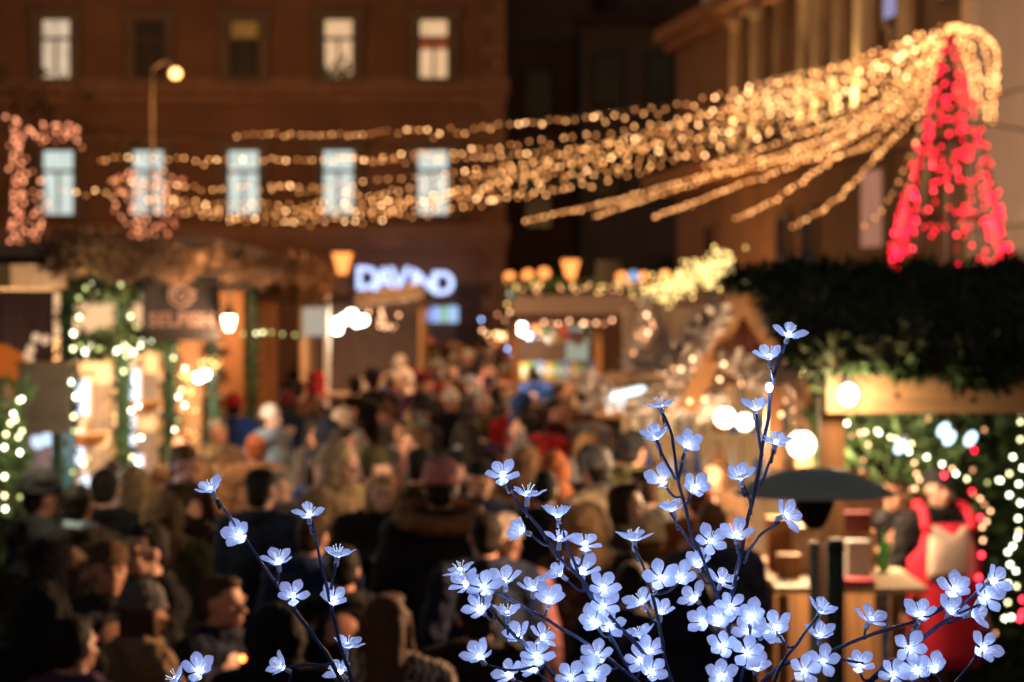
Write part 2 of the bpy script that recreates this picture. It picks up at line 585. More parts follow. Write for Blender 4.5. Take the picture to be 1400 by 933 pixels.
fbox(-0.1, 26, -5, 0.95, 5.72, 6.05).build('ledge', STONE, cb)
fbox(-0.1, 26, -5, 0.3, 5.5, 5.717).build('ledge', STONE, cb)
fbox(-0.05, 26, -5, 0.12, 0, 1.2).build('plinth', STONE, cb)
COLSTONE = pmat('column_stone', (0.46, 0.36, 0.25), .8, var=.15, scale=2)
UPL = emat('uplight_glow', (1.0, 0.62, 0.22), 9)
def uplight(t, power, width=0.2):
    c = fp(t, 0.27, 0)
    col = MB().lathe([(width*1.35, 6.05), (width*1.35, 6.2), (width*1.05, 6.3), (width, 6.4), (width*0.9, 9.0), (width*0.95, 9.1), (width*1.35, 9.3), (width*1.35, 9.45)], c, 16)
    col.build('column', COLSTONE, cb, True)
    lp = empty('uplight', fp(t, 0.27+width+0.17, 6.06), cat='lamp', group='uplights at the column feet')
    MB().lathe([(0.05, 0.0), (0.06, 0.05), (0.055, 0.09)], (0, 0, 0), 10).build('housing', IRON, lp, world=False)
    MB().lathe([(0.045, 0.094), (0.045, 0.1)], (0, 0, 0), 10).build('lens', UPL, lp, world=False)
    d = bpy.data.lights.new('uplight_beam', 'SPOT'); d.energy = power; d.color = (1.0, 0.62, 0.24)
    d.spot_size = R(64); d.spot_blend = 1.0; d.shadow_soft_size = 0.05
    o = bpy.data.objects.new('uplight_beam', d); C.objects.link(o)
    o.parent = lp; o.location = (0, 0, 0.13)
    aim = (FN*-0.10 + Vector((0, 0, 1))).normalized()
    o.rotation_euler = (-aim).to_track_quat('Z', 'Y').to_euler()
    return lp
upl = [(1022, 300, .16), (1052, 420, .18), (1117, 420, .17), (1138, 420, .17), (1166, 420, .15), (1203, 1300, .26), (1260, 90, .2), (1352, 90, .2)]
where = ['farthest left column', 'second column from the far corner', 'left column of the middle pair', 'right column of the middle pair',
         'single column left of the brightest one', 'brightest widest column', 'column behind the red light tree tip', 'column at the nearest end of the facade']
for (px, pw, wd), wh in zip(upl, where):
    lp = uplight(ft(px), pw, wd)
    lp['label'] = 'yellow uplight at the foot of the ' + wh
for t0, lit in ((ft(1238), WIN_BLUE), (ft(1318), WIN_WHITE)):
    wn = fbox(t0-1.0, t0+1.0, 0, 0.16, 7.85, 9.4).build('window', PLASTER_DARK, cb)
    for s in (-0.46, 0.46):
        fbox(t0+s-0.38, t0+s+0.38, 0.162, 0.17, 8.0, 9.3).build('pane', lit, wn)
for px, z0, z1, w in ((1200, 3.75, 5.2, 0.7), (1360, 4.2, 4.95, 0.5)):
    t0 = ft(px)
    wn = fbox(t0-w-0.15, t0+w+0.15, 0, 0.12, z0-0.15, z1+0.15).build('window', PLASTER_DARK, cb)
    fbox(t0-w, t0+w, 0.122, 0.135, z0, z1).build('pane', WIN_PINK, wn)
for px in (975, 1075, 1110):
    t0 = ft(px)
    wn = fbox(t0-0.6, t0+0.6, 0, 0.12, 2.6, 4.7).build('window', PLASTER_DARK, cb)
    fbox(t0-0.45, t0+0.45, 0.122, 0.135, 2.75, 4.55).build('pane', GLASSDARK, wn)

gb = empty('grey_house', fp(36, -4, 0), 'smooth grey rendered house at the right edge beside the columned building', 'building')
fbox(26.2, 46, -6, 0.35, 0, 13).build('wall', GREYWALL, gb)
fbox(26.1, 46, -6, 0.5, 3.9, 4.15).build('string_course', GREYWALL, gb)

# ---------------------------------------------------------------- street lamps
LAMPGLOW = emat('sodium_glow', (1.0, 0.30, 0.07), 2.3)
LAMPHOT = emat('sodium_hot', (1.0, 0.50, 0.15), 6)
def street_lamp(px, py, Y, r, power, label, pole_px=None, mat=LAMPGLOW, shape='lantern', group='street lamps of the square'):
    p = P(px, py, Y)
    pp = P(pole_px if pole_px else px, py, Y)
    e = empty('street_lamp', (pp.x, pp.y, 0), label, 'street lamp', group)
    m = MB().lathe([(0.12, 0), (0.12, 0.5), (0.055, 0.7), (0.04, p.z-r*1.4 if not pole_px else p.z+0.15)], (pp.x, pp.y, 0), 10)
    m.build('pole', IRON, e, True)
    if pole_px:
        a = MB().tube(catmull([(pp.x, pp.y, p.z+0.1), (pp.x*0.5+p.x*0.5, pp.y, p.z+0.32), (p.x, p.y, p.z+r*1.0)], 6), 0.025, 6)
        a.build('arm', IRON, e, True)
    if shape == 'lantern':
        MB().lathe([(r*0.45, -r*1.3), (r, r*0.75), (r*0.95, r*0.8)], p, 10).build('lamp_glass', mat, e, True)
        MB().lathe([(r*1.08, r*0.82), (r*0.7, r*1.15), (r*0.1, r*1.4)], p, 10).build('lamp_hood', IRON, e, True)
    else:
        MB().ell(p, r, 14, 10).build('lamp_glass', mat, e, True)
        MB().lathe([(r*0.4, -r*1.15), (r*0.5, -r*0.8)], p, 10).build('lamp_hood', IRON, e, True)
    plight('lamp_light', p-Vector((0, 0.8, 0.5)), power, (1.0, 0.38, 0.10), 0.15, e)
    return e
street_lamp(240, 101, 66, 0.155, 1200, 'tall street lamp with a bracket arm glowing orange before the upper windows', 208, LAMPHOT, 'globe')
street_lamp(468, 357, 58, 0.24, 170, 'orange lantern left of the blue letter sign')
street_lamp(780, 366, 58, 0.22, 170, 'tallest orange lantern above the dark roofed stall')
for px, py, lb, pw in ((697, 380, 'leftmost round orange lamp above the dark roofed stall', 110), (722, 377, 'second round orange lamp from the left above the dark roof', 110),
                   (744, 374, 'round orange lamp just left of the tallest lantern', 0.1), (850, 380, 'round orange lamp left of the small blue light', 120),
                   (880, 380, 'round orange lamp right of the small blue light', 0.1), (910, 378, 'rightmost round orange lamp beside the yellow light garland', 90)):
    street_lamp(px, py, 56, 0.14, pw, lb, shape='globe')

# ---------------------------------------------------------------- tree, bare in winter, left before the facade
def bare_tree(x, y, h, label):
    e = empty('bare_tree', (x, y, 0), label, 'tree')
    t = MB(); tw = MB(); tips = []
    def grow(p, d, L, r, lev):
        q = [p]; dd = d.copy()
        for k in range(3):
            dd = (dd + Vector((random.uniform(-.18, .18), random.uniform(-.18, .18), 0.06))).normalized()
            q.append(q[-1]+dd*L/3)
        (t if lev < 3 else tw).tube(q, [r, r*0.88, r*0.76, r*0.62], 7 if lev < 2 else 4)
        if lev >= 5:
            tips.append(q[-1]); return
        for k in range(3 if lev < 4 else 2):
            ax = dd.orthogonal().normalized()
            nd = (Quaternion(dd, random.uniform(0, 6.28)) @ (Quaternion(ax, random.uniform(.35, .75)) @ dd)).normalized()
            grow(q[-1] if k else q[2], nd, L*random.uniform(.62, .8), r*0.55, lev+1)
    grow(Vector((x, y, 0)), Vector((0, 0, 1)), h*0.33, 0.17, 0)
    t.build('trunk', BARK, e, True)
    tag(tw.build('twigs', BARK, e), kind='stuff')
    pts = []
    for tp in tips:
        for _ in range(5): pts.append(tp+Vector([random.gauss(0, .25) for _ in range(3)]))
    sprigs('crown', pts, 0.14, LEAFBROWN, e, 2, 0.4)
bare_tree(-10.1, 50, 9.0, 'bare winter tree with a few dry leaves by the left street lamp')

# ---------------------------------------------------------------- wires over the square
def wire(pts, label):
    o = MB().tube(catmull(pts, 8), 0.012, 5).build('overhead_wire', CABLE)
    tag(o, label, 'cable', 'wires over the square')
wire([P(1325, 168, 27), P(1365, 172, 27), P(1420, 182, 27)], 'black wire right of the red light tree')
wire([P(1330, 140, 30), P(1380, 126, 30), P(1430, 112, 30)], 'thin wire slanting up before the grey house')
wire([P(-20, 160, 48), P(150, 178, 48), P(330, 190, 48), P(520, 196, 48)], 'thin dark wire sagging before the long facade')

# ---------------------------------------------------------------- lettering
def text_mesh(name, body, size, depth, mat, bold=0.0, spacing=1.0):
    cu = bpy.data.curves.new(name, 'FONT')
    cu.body = body; cu.size = size; cu.extrude = depth; cu.offset = bold
    cu.align_x = 'CENTER'; cu.align_y = 'CENTER'; cu.space_character = spacing
    cu.resolution_u = 3
    o = bpy.data.objects.new(name, cu); C.objects.link(o)
    dg = bpy.context.evaluated_depsgraph_get()
    me = bpy.data.meshes.new_from_object(o.evaluated_get(dg))
    bpy.data.objects.remove(o); bpy.data.curves.remove(cu)
    me.name = name
    me.materials.clear(); me.materials.append(mat)
    return me
NEON = emat('neon_blue_white', (0.50, 0.60, 1.0), 1.9)
NEONSOFT = emat('panel_blue', (0.36, 0.50, 1.0), 1.2)
NEONGREEN = emat('panel_green', (0.42, 0.75, 0.40), 0.9)
NEONCYAN = emat('panel_cyan', (0.45, 0.68, 1.0), 0.98)
ns = empty('shop_sign', (P(552, 385, 75.8)), 'blue white letter sign with six tall letters on the far facade', 'sign')
MB().box((0, 0.15, -0.02), (3.3, 0.06, 0.14)).build('rail', IRON, ns, world=False)
for ch, px, py in (('D', 502, 382), ('A', 525, 384), ('V', 546, 383), ('I', 566, 386), ('N', 583, 389), ('O', 604, 389)):
    o = link('letter', text_mesh('letter', ch, 1.0, 0.05, NEON, 0.03), ns, world=False)
    p = P(px, py, 75.8)-ns.location
    o.location = p; o.rotation_euler = (R(90), 0, 0)
lb = empty('light_box', P(588, 430, 76), 'row of blue lit shop panels under the letter sign, the middle one greenish', 'sign')
for x0, x1, y0, y1, m in ((552, 574, 419, 432, NEONSOFT), (566, 588, 424, 440, NEONSOFT), (590, 602, 420, 441, NEONSOFT), (602, 611, 420, 441, NEONGREEN), (611, 627, 419, 441, NEONCYAN)):
    a = P(x0, y0, 76); c = P(x1, y1, 76)
    MB().box(((a.x+c.x)/2, 76, (a.z+c.z)/2), (c.x-a.x-0.03, 0.12 + 0.01*(x0 % 3), a.z-c.z)).build('panel', m, lb)
MB().ell(P(548, 441, 75.6), 0.27, 14, 10).build('round_lamp', NEONCYAN, lb, True)
# ================================================================ canopy of warm light strings
BW = [emat('bulb_warm_dim', (1.0, 0.37, 0.10), 4.4), emat('bulb_warm', (1.0, 0.43, 0.14), 9.0), emat('bulb_warm_bright', (1.0, 0.52, 0.21), 18.0)]
BWMIX = [BW[0]]*6 + [BW[1]]*4 + [BW[2]]
BSOFT = [BW[0]]*3 + [BW[1]]*2
BR = [emat('bulb_red_dim', (1.0, 0.006, 0.026), 3.6), emat('bulb_red', (1.0, 0.008, 0.034), 7.5), emat('bulb_red_bright', (1.0, 0.03, 0.05), 12.0)]
BRMIX = [BR[0]]*3 + [BR[1]]*4 + [BR[2]]
BS = [emat('bulb_salmon_dim', (1.0, 0.28, 0.125), 1.7), emat('bulb_salmon', (1.0, 0.35, 0.17), 3.4)]
BG = [emat('bulb_greenish_dim', (0.75, 0.80, 0.25), 2.2), emat('bulb_greenish', (1.0, 0.93, 0.48), 7.0), emat('bulb_greenwhite', (1.0, 1.0, 0.70), 11.0)]
BY = [emat('bulb_gold', (1.0, 0.60, 0.17), 4.5), emat('bulb_gold_dim', (1.0, 0.55, 0.17), 2.2)]
BC = [emat('bulb_copper', (1.0, 0.50, 0.25), 7.0), emat('bulb_copper_dim', (1.0, 0.42, 0.2), 2.6)]
BB = [emat('bulb_blue', (0.35, 0.5, 1.0), 9.0)]

TOP = P(1298, 36, 25.2)
def canopy_string(px_pts, Y0, Y1, label, spacing, mats, r=0.013, group='warm light strings of the canopy', start_y=None, lamp=0, jz=0.05, cat='light string'):
    xs = [p[0] for p in px_pts]
    tot = sum(math.dist(a, b) for a, b in zip(px_pts[:-1], px_pts[1:]))
    acc = 0; pts = []
    for i, p in enumerate(px_pts):
        if i: acc += math.dist(px_pts[i-1], p)
        t = acc/tot
        pts.append(P(p[0], p[1], Y0+(Y1-Y0)*t))
    cv = catmull(pts, 8)
    e = empty('light_string', cv[0], label, cat, group)
    MB().tube(cv[::2]+[cv[-1]], 0.005, 4).build('cable', CABLE, e)
    # even spacing along the cable
    bp = walk(cv, spacing, 0.35)
    bp = [p+Vector((random.gauss(0, .01), random.gauss(0, .02), -abs(random.gauss(0, jz)))) for p in bp]
    bulbs_on(e, bp, mats, r)
    if lamp:
        for k in range(2):
            q = cv[int(len(cv)*(0.35+0.35*k))]
            plight('string_light', q-Vector((0, 0, 0.12)), lamp, (1.0, 0.50, 0.21), 0.3, e)
    return e

up = [(1298, 33), (1240, 50), (1180, 78), (1060, 108), (940, 138), (800, 158), (650, 172), (480, 180), (320, 182)]
lines = [
 (up, 'topmost light string, alone above the others and ending short of the left windows'),
 ([(1298, 36), (1230, 62), (1150, 98), (1050, 128), (940, 158), (800, 182), (640, 203), (440, 215), (250, 216), (132, 214)], 'light string across the top edge of the lower windows'),
 ([(1297, 40), (1225, 78), (1140, 112), (1040, 142), (930, 172), (800, 198), (640, 215), (520, 217), (455, 212)], 'short light string ending over the third lower window'),
 ([(1298, 35), (1200, 82), (1120, 108), (1020, 138), (900, 178), (780, 206), (640, 232), (480, 248), (300, 254), (150, 246)], 'light string across the middle of the lower windows'),
 ([(1297, 42), (1215, 92), (1130, 128), (1020, 160), (900, 192), (770, 220), (620, 246), (500, 262), (370, 252)], 'dense light string fading out past the second lower window'),
 ([(1296, 45), (1205, 105), (1120, 140), (1010, 172), (880, 206), (750, 234), (600, 262), (430, 276), (260, 272), (80, 253)], 'light string reaching farthest left to the window with white spots'),
 ([(1296, 46), (1200, 112), (1110, 150), (1000, 182), (870, 216), (740, 244), (590, 270), (430, 284), (290, 282), (180, 262)], 'light string ending above the basket of lights'),
 ([(1295, 48), (1195, 120), (1100, 160), (990, 192), (860, 226), (730, 252), (580, 280), (430, 292), (300, 290), (200, 268)], 'light string second from the bottom of the bundle at left'),
 ([(1295, 48), (1190, 128), (1095, 168), (985, 200), (850, 236), (720, 262), (580, 288), (430, 299), (330, 298), (230, 284)], 'lowest light string of the bundle under the lower windows'),
 ([(1296, 42), (1190, 96), (1100, 132), (1000, 160), (880, 196), (760, 226), (640, 256), (520, 280), (400, 290)], 'light string lost in the thick of the bundle'),
 ([(1296, 42), (1195, 88), (1090, 124), (985, 150), (860, 186), (740, 216), (640, 240)], 'light string ending right of the fourth lower window'),
 ([(1295, 44), (1185, 108), (1085, 146), (975, 178), (850, 208), (720, 236), (610, 268), (500, 290)], 'light string dipping behind the brightest part of the bundle'),
]
for i, (pp, lab) in enumerate(lines):
    canopy_string(pp, 26, 41-(i % 4), lab, (lambda p: 0.34-0.135*min(1, (p.y-26)/9)) if i else 0.22, BWMIX, lamp=330 if i % 3 == 1 else 0)
extra_up = [(1296, 34), (1250, 48), (1180, 76), (1120, 94), (1060, 112), (1000, 134)]
for dz, lab in ((0, 'short light string along the upper rim of the canopy'), (9, 'second short light string just under the upper rim'), (20, 'third short light string a hand under the upper rim'), (34, 'fourth short light string in the upper canopy')):
    canopy_string([(x-dz*0.3, y+dz*(0.35+0.65*min(1, (1298-x)/120))) for x, y in extra_up], 26, 30, lab, 0.15, BWMIX)
hang = [
 ([(1296, 44), (1235, 130), (1180, 178), (1110, 215), (1030, 245), (960, 272), (892, 296)], 'hanging light string ending left of the roof ridge of the columned side', 33),
 ([(1296, 46), (1240, 140), (1190, 192), (1140, 216), (1090, 252), (1045, 280), (1000, 301)], 'hanging light string whose end hangs over the dark doorway', 32),
 ([(1297, 50), (1262, 140), (1238, 172), (1200, 212), (1165, 250), (1130, 282), (1085, 309)], 'hanging light string ending in the middle of the columned facade', 31),
 ([(1297, 52), (1272, 130), (1250, 195), (1232, 240), (1212, 280), (1175, 316)], 'hanging light string running down the left flank of the red tree', 28),
 ([(1296, 44), (1230, 118), (1150, 176), (1050, 216), (950, 243), (830, 276), (716, 302)], 'long hanging light string ending lowest beside the long facade', 36),
 ([(1296, 46), (1236, 126), (1150, 190), (1060, 220), (980, 240), (900, 266), (810, 296)], 'hanging light string just above the longest hanging one', 35),
 ([(1296, 46), (1262, 120), (1240, 160), (1212, 190), (1150, 210), (1080, 218), (1020, 216), (960, 226)], 'light string looping low under the column feet', 30),
 ([(1296, 46), (1258, 112), (1200, 150), (1130, 170), (1060, 196), (1000, 216)], 'short light string between the column feet and the low loop', 29),
]
for pp, lab, y1 in hang:
    canopy_string(pp, 26, y1, lab, lambda p: 0.10+0.14*max(0, 1-(p.y-26)/2.5), BSOFT, 0.0125, 'hanging ends of light strings', jz=0.015)
right = [
 ([(1298, 33), (1318, 36), (1340, 44), (1358, 60), (1361, 100), (1358, 166)], 'light string over the right shoulder of the canopy and down its edge'),
 ([(1299, 36), (1325, 44), (1345, 60), (1352, 110), (1348, 168)], 'light string just inside the right edge of the canopy'),
 ([(1299, 38), (1320, 52), (1336, 90), (1342, 150)], 'light string falling behind the right flank of the red tree'),
 ([(1299, 38), (1316, 64), (1328, 110), (1332, 160)], 'light string falling closest to the right flank of the red tree'),
 ([(1298, 34), (1330, 40), (1356, 56), (1364, 78), (1362, 130)], 'short light string on the outer right rim'),
]
for pp, lab in right:
    canopy_string(pp, 26, 27, lab, 0.055, BSOFT+[BW[1]], 0.0125, 'light strings on the right of the canopy', jz=0.01)

for k, lab in enumerate(('first', 'second', 'third', 'fourth', 'fifth', 'sixth', 'seventh')):
    y = 92+k*17
    canopy_string([(1297, 44), (1270, 62+k*9), (1235, 74+k*13), (1190, 84+k*15), (1135, y+10), (1080, y+24)], 26, 29.5, f'dim inner light string, {lab} from the top left of the red tree', 0.12, [BW[0], BW[0], BW[0], BW[1]], 0.0115, 'dim inner strings of the canopy', jz=.02)
# ---------------------------------------------------------------- the tall red light tree
rt = empty('light_tree', (TOP.x-0.06, 24.8, 0), 'tall open cone of red lights rising above the fir covered roof', 'light tree')
apex = Vector((TOP.x-0.06, 24.8, 5.52)); RB = 1.42
rr_ = lambda h: 0.300*max(h, 0)**0.8      # bell shaped outline
fr = MB()
for k in range(10):
    a = 2*math.pi*k/10+0.2
    fr.tube([Vector((apex.x+rr_(h)*math.cos(a), apex.y+rr_(h)*math.sin(a), apex.z-h)) for h in (0.02, .3, .8, 1.5, 2.4, 3.6, 5.5)], 0.012, 5)
for z in (0.4, 2.0, 3.6, 4.4):
    fr.torus((apex.x, apex.y, z), rr_(5.55-z), 0.012, n=20, m=5)
fr.build('frame', IRON, rt)
fp_ = MB().lathe([(0.05, 0), (0.03, 5.1)], (apex.x, apex.y, 0), 8); fp_.build('mast', IRON, rt, True)
pts = []
for _ in range(120):                                # dense crown
    h = random.uniform(0.02, 1.0)**0.7*2.1
    a = random.uniform(0, 6.283); r = rr_(h)*random.uniform(.15, 1)**.5
    pts.append(Vector((apex.x+r*math.cos(a), apex.y+r*math.sin(a), apex.z-h)))
for _ in range(150):                                # two curtains left and right of the opening
    h = random.uniform(1.9, 2.9)
    s = random.choice((-1, 1)); a = random.gauss(0, 0.45)+(0 if s > 0 else math.pi); r = rr_(h)*random.uniform(.9, 1.12)
    pts.append(Vector((apex.x+r*math.cos(a), apex.y+r*math.sin(a), apex.z-h)))
for _ in range(20):
    h = random.uniform(1.9, 3.2); r = rr_(h)*0.35
    pts.append(Vector((apex.x+random.uniform(-r, r), apex.y, apex.z-h)))
bulbs_on(rt, pts, BRMIX, 0.015)
mb = MB()
for _ in range(380):
    h = random.uniform(0, 1)**.75*2.85+.08; s = random.choice((-1, 1))
    a = random.gauss(0, 0.45)+(0 if s > 0 else math.pi) if h > 1.45 else random.uniform(0, 6.283)
    r = rr_(h)*random.uniform(.88, 1.1)
    mb.ell((apex.x+r*math.cos(a), apex.y+r*math.sin(a), apex.z-h), .0135, 6, 5)
tag(mb.build('bulb_chain', BR[1], rt, True), kind='stuff')
plight('tree_light', apex-Vector((0, 0.6, 1.4)), 10, (1, 0.03, 0.05), 0.4, rt)

# ---------------------------------------------------------------- salmon light figures left
def light_figure(label, polylines, Y, step, name='light_figure'):
    p0 = P(*polylines[0][0], Y)
    e = empty(name, p0, label, 'light figure', 'salmon light figures on the left')
    fr = MB(); pts = []
    for pl in polylines:
        q = [P(x, y, Y+random.uniform(-.1, .1)) for x, y in pl]
        fr.tube(q, 0.012, 5)
        pts += [p+Vector((random.gauss(0, .05), random.gauss(0, .05), random.gauss(0, .02))) for p in walk(q, step, .3)]
    fr.build('frame', IRON, e)
    bulbs_on(e, pts, BS, 0.026)
    return e
light_figure('tall salmon light gate with one long leg at the left edge', [[(20, 160), (20, 250), (19, 345)], [(30, 175), (32, 260), (27, 345)], [(24, 165), (25, 345)], [(40, 180), (75, 170), (108, 172)], [(42, 186), (80, 182), (106, 178)], [(60, 194), (92, 188)], [(100, 180), (104, 205)]], 42, 0.10)
light_figure('short salmon light post beside the tall light gate', [[(46, 292), (46, 346)], [(53, 288), (50, 345)]], 42, 0.10)
bas = []
for k in range(7):
    a = -1+2*k/6
    bas.append([(203+a*46, 246-(1-a*a)*6), (203+a*38, 285), (203+a*26, 330)])
bas.append([(155, 248), (180, 236), (203, 262), (226, 236), (250, 248)])
light_figure('salmon flower basket of lights over the left stall roof', bas, 42, 0.13)
light_figure('small loose salmon light branch by the lower left window', [[(45, 236), (52, 270), (44, 276)], [(60, 250), (66, 292)]], 43, 0.17)
# ================================================================ left row: the stall front runs along the alley, facing right
def fairy(parent, polyline, mats, r, step, jit=0.02, j=0.4):
    q = [Vector(p) for p in polyline]
    pts = [p+Vector([random.gauss(0, jit) for _ in range(3)]) for p in walk(q, step, j)]
    bulbs_on(parent, pts, mats, r, 'fairy_light')

def around(a, b, r, n):
    a = Vector(a); b = Vector(b); out = []
    d = (b-a); x = d.orthogonal().normalized(); y = d.normalized().cross(x)
    for _ in range(n):
        t = random.random(); an = random.uniform(0, 6.28); rr = r*math.sqrt(random.random())
        out.append(a+d*t+(x*math.cos(an)+y*math.sin(an))*rr)
    return out

XF = -3.12
ls = empty('market_stall', (-4.2, 20, 0), 'long wooden stall on the left with fir wrapped posts and warm lit bays', 'market stall')
# floor to counter front, boards one by one
yb = 15.1
while yb < 32.8:
    MB().box((XF-0.02, yb+0.12, 0.53), (0.03+0.012*random.random(), 0.235, 1.02)).build('board', WOOD if random.random() < .6 else DARKWOOD, ls)
    yb += 0.25
MB().box((XF-0.18, 24, 1.07), (0.5, 18, 0.05)).build('counter', PALEWOOD, ls)
MB().box((-5.15, 24, 1.45), (0.06, 18, 2.9)).build('back_wall', PALEWOOD, ls)
MB().box((XF-0.05, 24, 2.93), (0.12, 18, 0.16)).build('beam', WOODX, ls)
MB().beam((-2.55, 15, 3.08), (-2.55, 33, 3.08), 0.05, 0.12).build('fascia', DARKWOOD, ls)
m = MB(); m.add([(-2.5, 13.0, 2.97), (-2.5, 33.2, 3.10), (-4.2, 33.2, 3.58), (-4.2, 13.0, 2.98), (-2.5, 13.0, 3.01), (-2.5, 33.2, 3.16), (-4.2, 33.2, 3.64), (-4.2, 13.0, 3.02)],
      [(0, 1, 2, 3), (7, 6, 5, 4), (0, 4, 5, 1), (1, 5, 6, 2), (2, 6, 7, 3), (3, 7, 4, 0)])
m.build('roof', ROOFTILE, ls)
m = MB(); m.add([(-4.2, 14.8, 2.99), (-4.2, 33.2, 3.58), (-5.6, 33.2, 3.10), (-5.6, 14.8, 2.95), (-4.2, 14.8, 3.035), (-4.2, 33.2, 3.64), (-5.6, 33.2, 3.16), (-5.6, 14.8, 2.99)],
      [(3, 2, 1, 0), (4, 5, 6, 7), (1, 5, 4, 0), (2, 6, 5, 1), (3, 7, 6, 2), (0, 4, 7, 3)])
m.build('roof', ROOFTILE, ls)
MB().box((-4.2, 16.86, 1.42), (2.0, .05, 2.84)).build('dark_partition', DARKWOOD, ls)  # dark partition added so the nearest bay reads dark
posts = [17.0, 19.4, 22.0, 25.2, 29.0]
for y in posts:
    MB().box((XF, y, 1.5), (0.09, 0.09, 2.9)).build('post', GREENPAINT, ls)
    sprigs('fir_wrap', around((XF, y, 0.9), (XF, y, 2.9), 0.07, 420), 0.085, FIR, ls, 2, 0.14)
for y in posts[:3]:
    fairy(ls, [(XF+0.08, y-0.09, 1.1), (XF+0.10, y-0.1, 1.8), (XF+0.07, y-0.1, 2.8)], BG, 0.0135, 0.10, 0.035)
# garland under the opening's head and over the transom
for (za, n) in ((2.44, 900), (2.86, 900)):
    sprigs('fir_garland', around((XF+0.02, 17, za), (XF+0.02, 22, za-0.02), 0.075, n), 0.10, FIR, ls, 2, 0.14)
fairy(ls, [(XF+0.08, 17.0, 2.43), (XF+0.08, 19.4, 2.40), (XF+0.08, 21.6, 2.46)], BG[1:]+BG, 0.0135, 0.17, 0.03)
fairy(ls, [(XF+0.08, 16.9, 2.88), (XF+0.08, 19.5, 2.88)], BG, 0.0135, 0.5, 0.03)
# partitions facing the shopper with shelves of wares
BOTTLE = [emat('lit_display', (0.72, 0.82, 1.0), 1.3), pmat('bottle_blue', (0.08, 0.13, 0.4), 0.15, bump=0, spec=.6), pmat('bottle_white', (0.8, 0.82, 0.9), 0.3, bump=0),
          pmat('bottle_amber', (0.5, 0.2, 0.06), 0.2, bump=0, spec=.6), pmat('jar_cream', (0.75, 0.66, 0.5), 0.4, bump=0)]
for y in (19.36, 21.96, 25.0, 28.9, 32.9):
    xx = -5.1
    while xx < XF-0.10:
        MB().box((xx+0.085, y, 1.45), (0.165, 0.03+0.012*random.random(), 2.9)).build('partition_board', PALEWOOD if y < 24 else WOOD, ls)
        xx += 0.172
    for z in (1.28, 1.62, 1.95, 2.2):
        MB().box((-4.2, y-0.13, z), (1.55, 0.2, 0.025)).build('shelf', PALEWOOD, ls)
SHOW = [bpy.data.meshes.new('x')]
bottle = MB().lathe([(0.032, 0), (0.034, 0.13), (0.03, 0.16), (0.012, 0.2), (0.012, 0.25), (0.014, 0.26)], n=10)
jar = MB().lathe([(0.04, 0), (0.043, 0.02), (0.043, 0.09), (0.036, 0.11), (0.04, 0.112), (0.04, 0.13)], n=10)
waresm = {}
def ware(kind, mat, loc, label, group, cat):
    k = (kind, mat.name)
    if k not in waresm: waresm[k] = (bottle if kind == 'bottle' else jar).mesh(kind, mat, True)
    o = link(kind, waresm[k]); o.location = loc; o.rotation_euler = (0, 0, random.uniform(0, 6)); s = random.uniform(.9, 1.15); o.scale = (s, s, s)
    return tag(o, label, cat, group)
ORD = ['first', 'second', 'third', 'fourth', 'fifth', 'sixth', 'seventh', 'eighth', 'ninth', 'tenth', 'eleventh', 'twelfth', 'thirteenth', 'fourteenth', 'fifteenth', 'sixteenth', 'seventeenth', 'eighteenth', 'nineteenth', 'twentieth', 'last']
names = {'bottle_blue': 'dark blue', 'bottle_white': 'white', 'bottle_amber': 'amber', 'jar_cream': 'cream'}
for bay, y in (('nearest', 19.36), ('second', 21.96)):
    for zi, z in enumerate((1.28, 1.62, 1.95)):
        xx = -3.95; n_ = 0
        while xx < -3.40:
            mt = random.choice(BOTTLE[1:]); kd = random.choice(('bottle', 'bottle', 'jar'))
            ware(kd, mt, (xx, y-0.13+random.uniform(-.04, .04), z+0.013), f"{names[mt.name]} {kd}, {ORD[n_]} from the left on the {('lowest','middle','top')[zi]} shelf in the {bay} left bay", 'wares on the left stall shelves', kd)
            xx += random.uniform(.085, .12); n_ += 1
DISP = emat('display_lamp', (0.75, 0.85, 1.0), 2.2)
for bay, y in (('nearest', 19.36), ('second', 21.96)):
    for k, (xx, z, w, h) in enumerate(((-3.40, 2.0, 0.13, 0.28), (-3.43, 1.60, 0.12, 0.26), (-3.36, 1.26, 0.11, 0.22))):
        e = empty('lit_display_case', (xx, y-0.28, z-h/2), f"small cold lit glass display case, number {('one at the top', 'two in the middle', 'three at the bottom')[k]} in the {bay} left bay", 'display case', 'lit cases in the left stall')
        e['label'] = f"cold lit display case {('at the top', 'in the middle', 'at the bottom')[k]} of the {bay} bay of the left stall"
        MB().box((0, 0, h/2), (w, 0.05, h)).build('glow_panel', DISP, e, world=False)
        fm = MB()
        for s in (-1, 1): fm.box((s*(w/2+.008), 0, h/2), (.015, .07, h+.03))
        fm.build('frame', PALEWOOD, e, world=False)
plight('stall_light', (-3.9, 18.2, 2.3), 210, (1.0, .64, .34), .08, ls)
plight('stall_light', (-3.9, 20.8, 2.3), 210, (1.0, .64, .34), .08, ls)
plight('stall_light', (-3.6, 24, 2.5), 70, WARM, .08, ls)
plight('stall_light', (-3.6, 28, 2.5), 70, WARM, .08, ls)
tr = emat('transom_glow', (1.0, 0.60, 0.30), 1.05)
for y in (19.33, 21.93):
    MB().box((-3.75, y, 2.64), (1.1, 0.02, 0.36)).build('glow_panel', tr, ls)
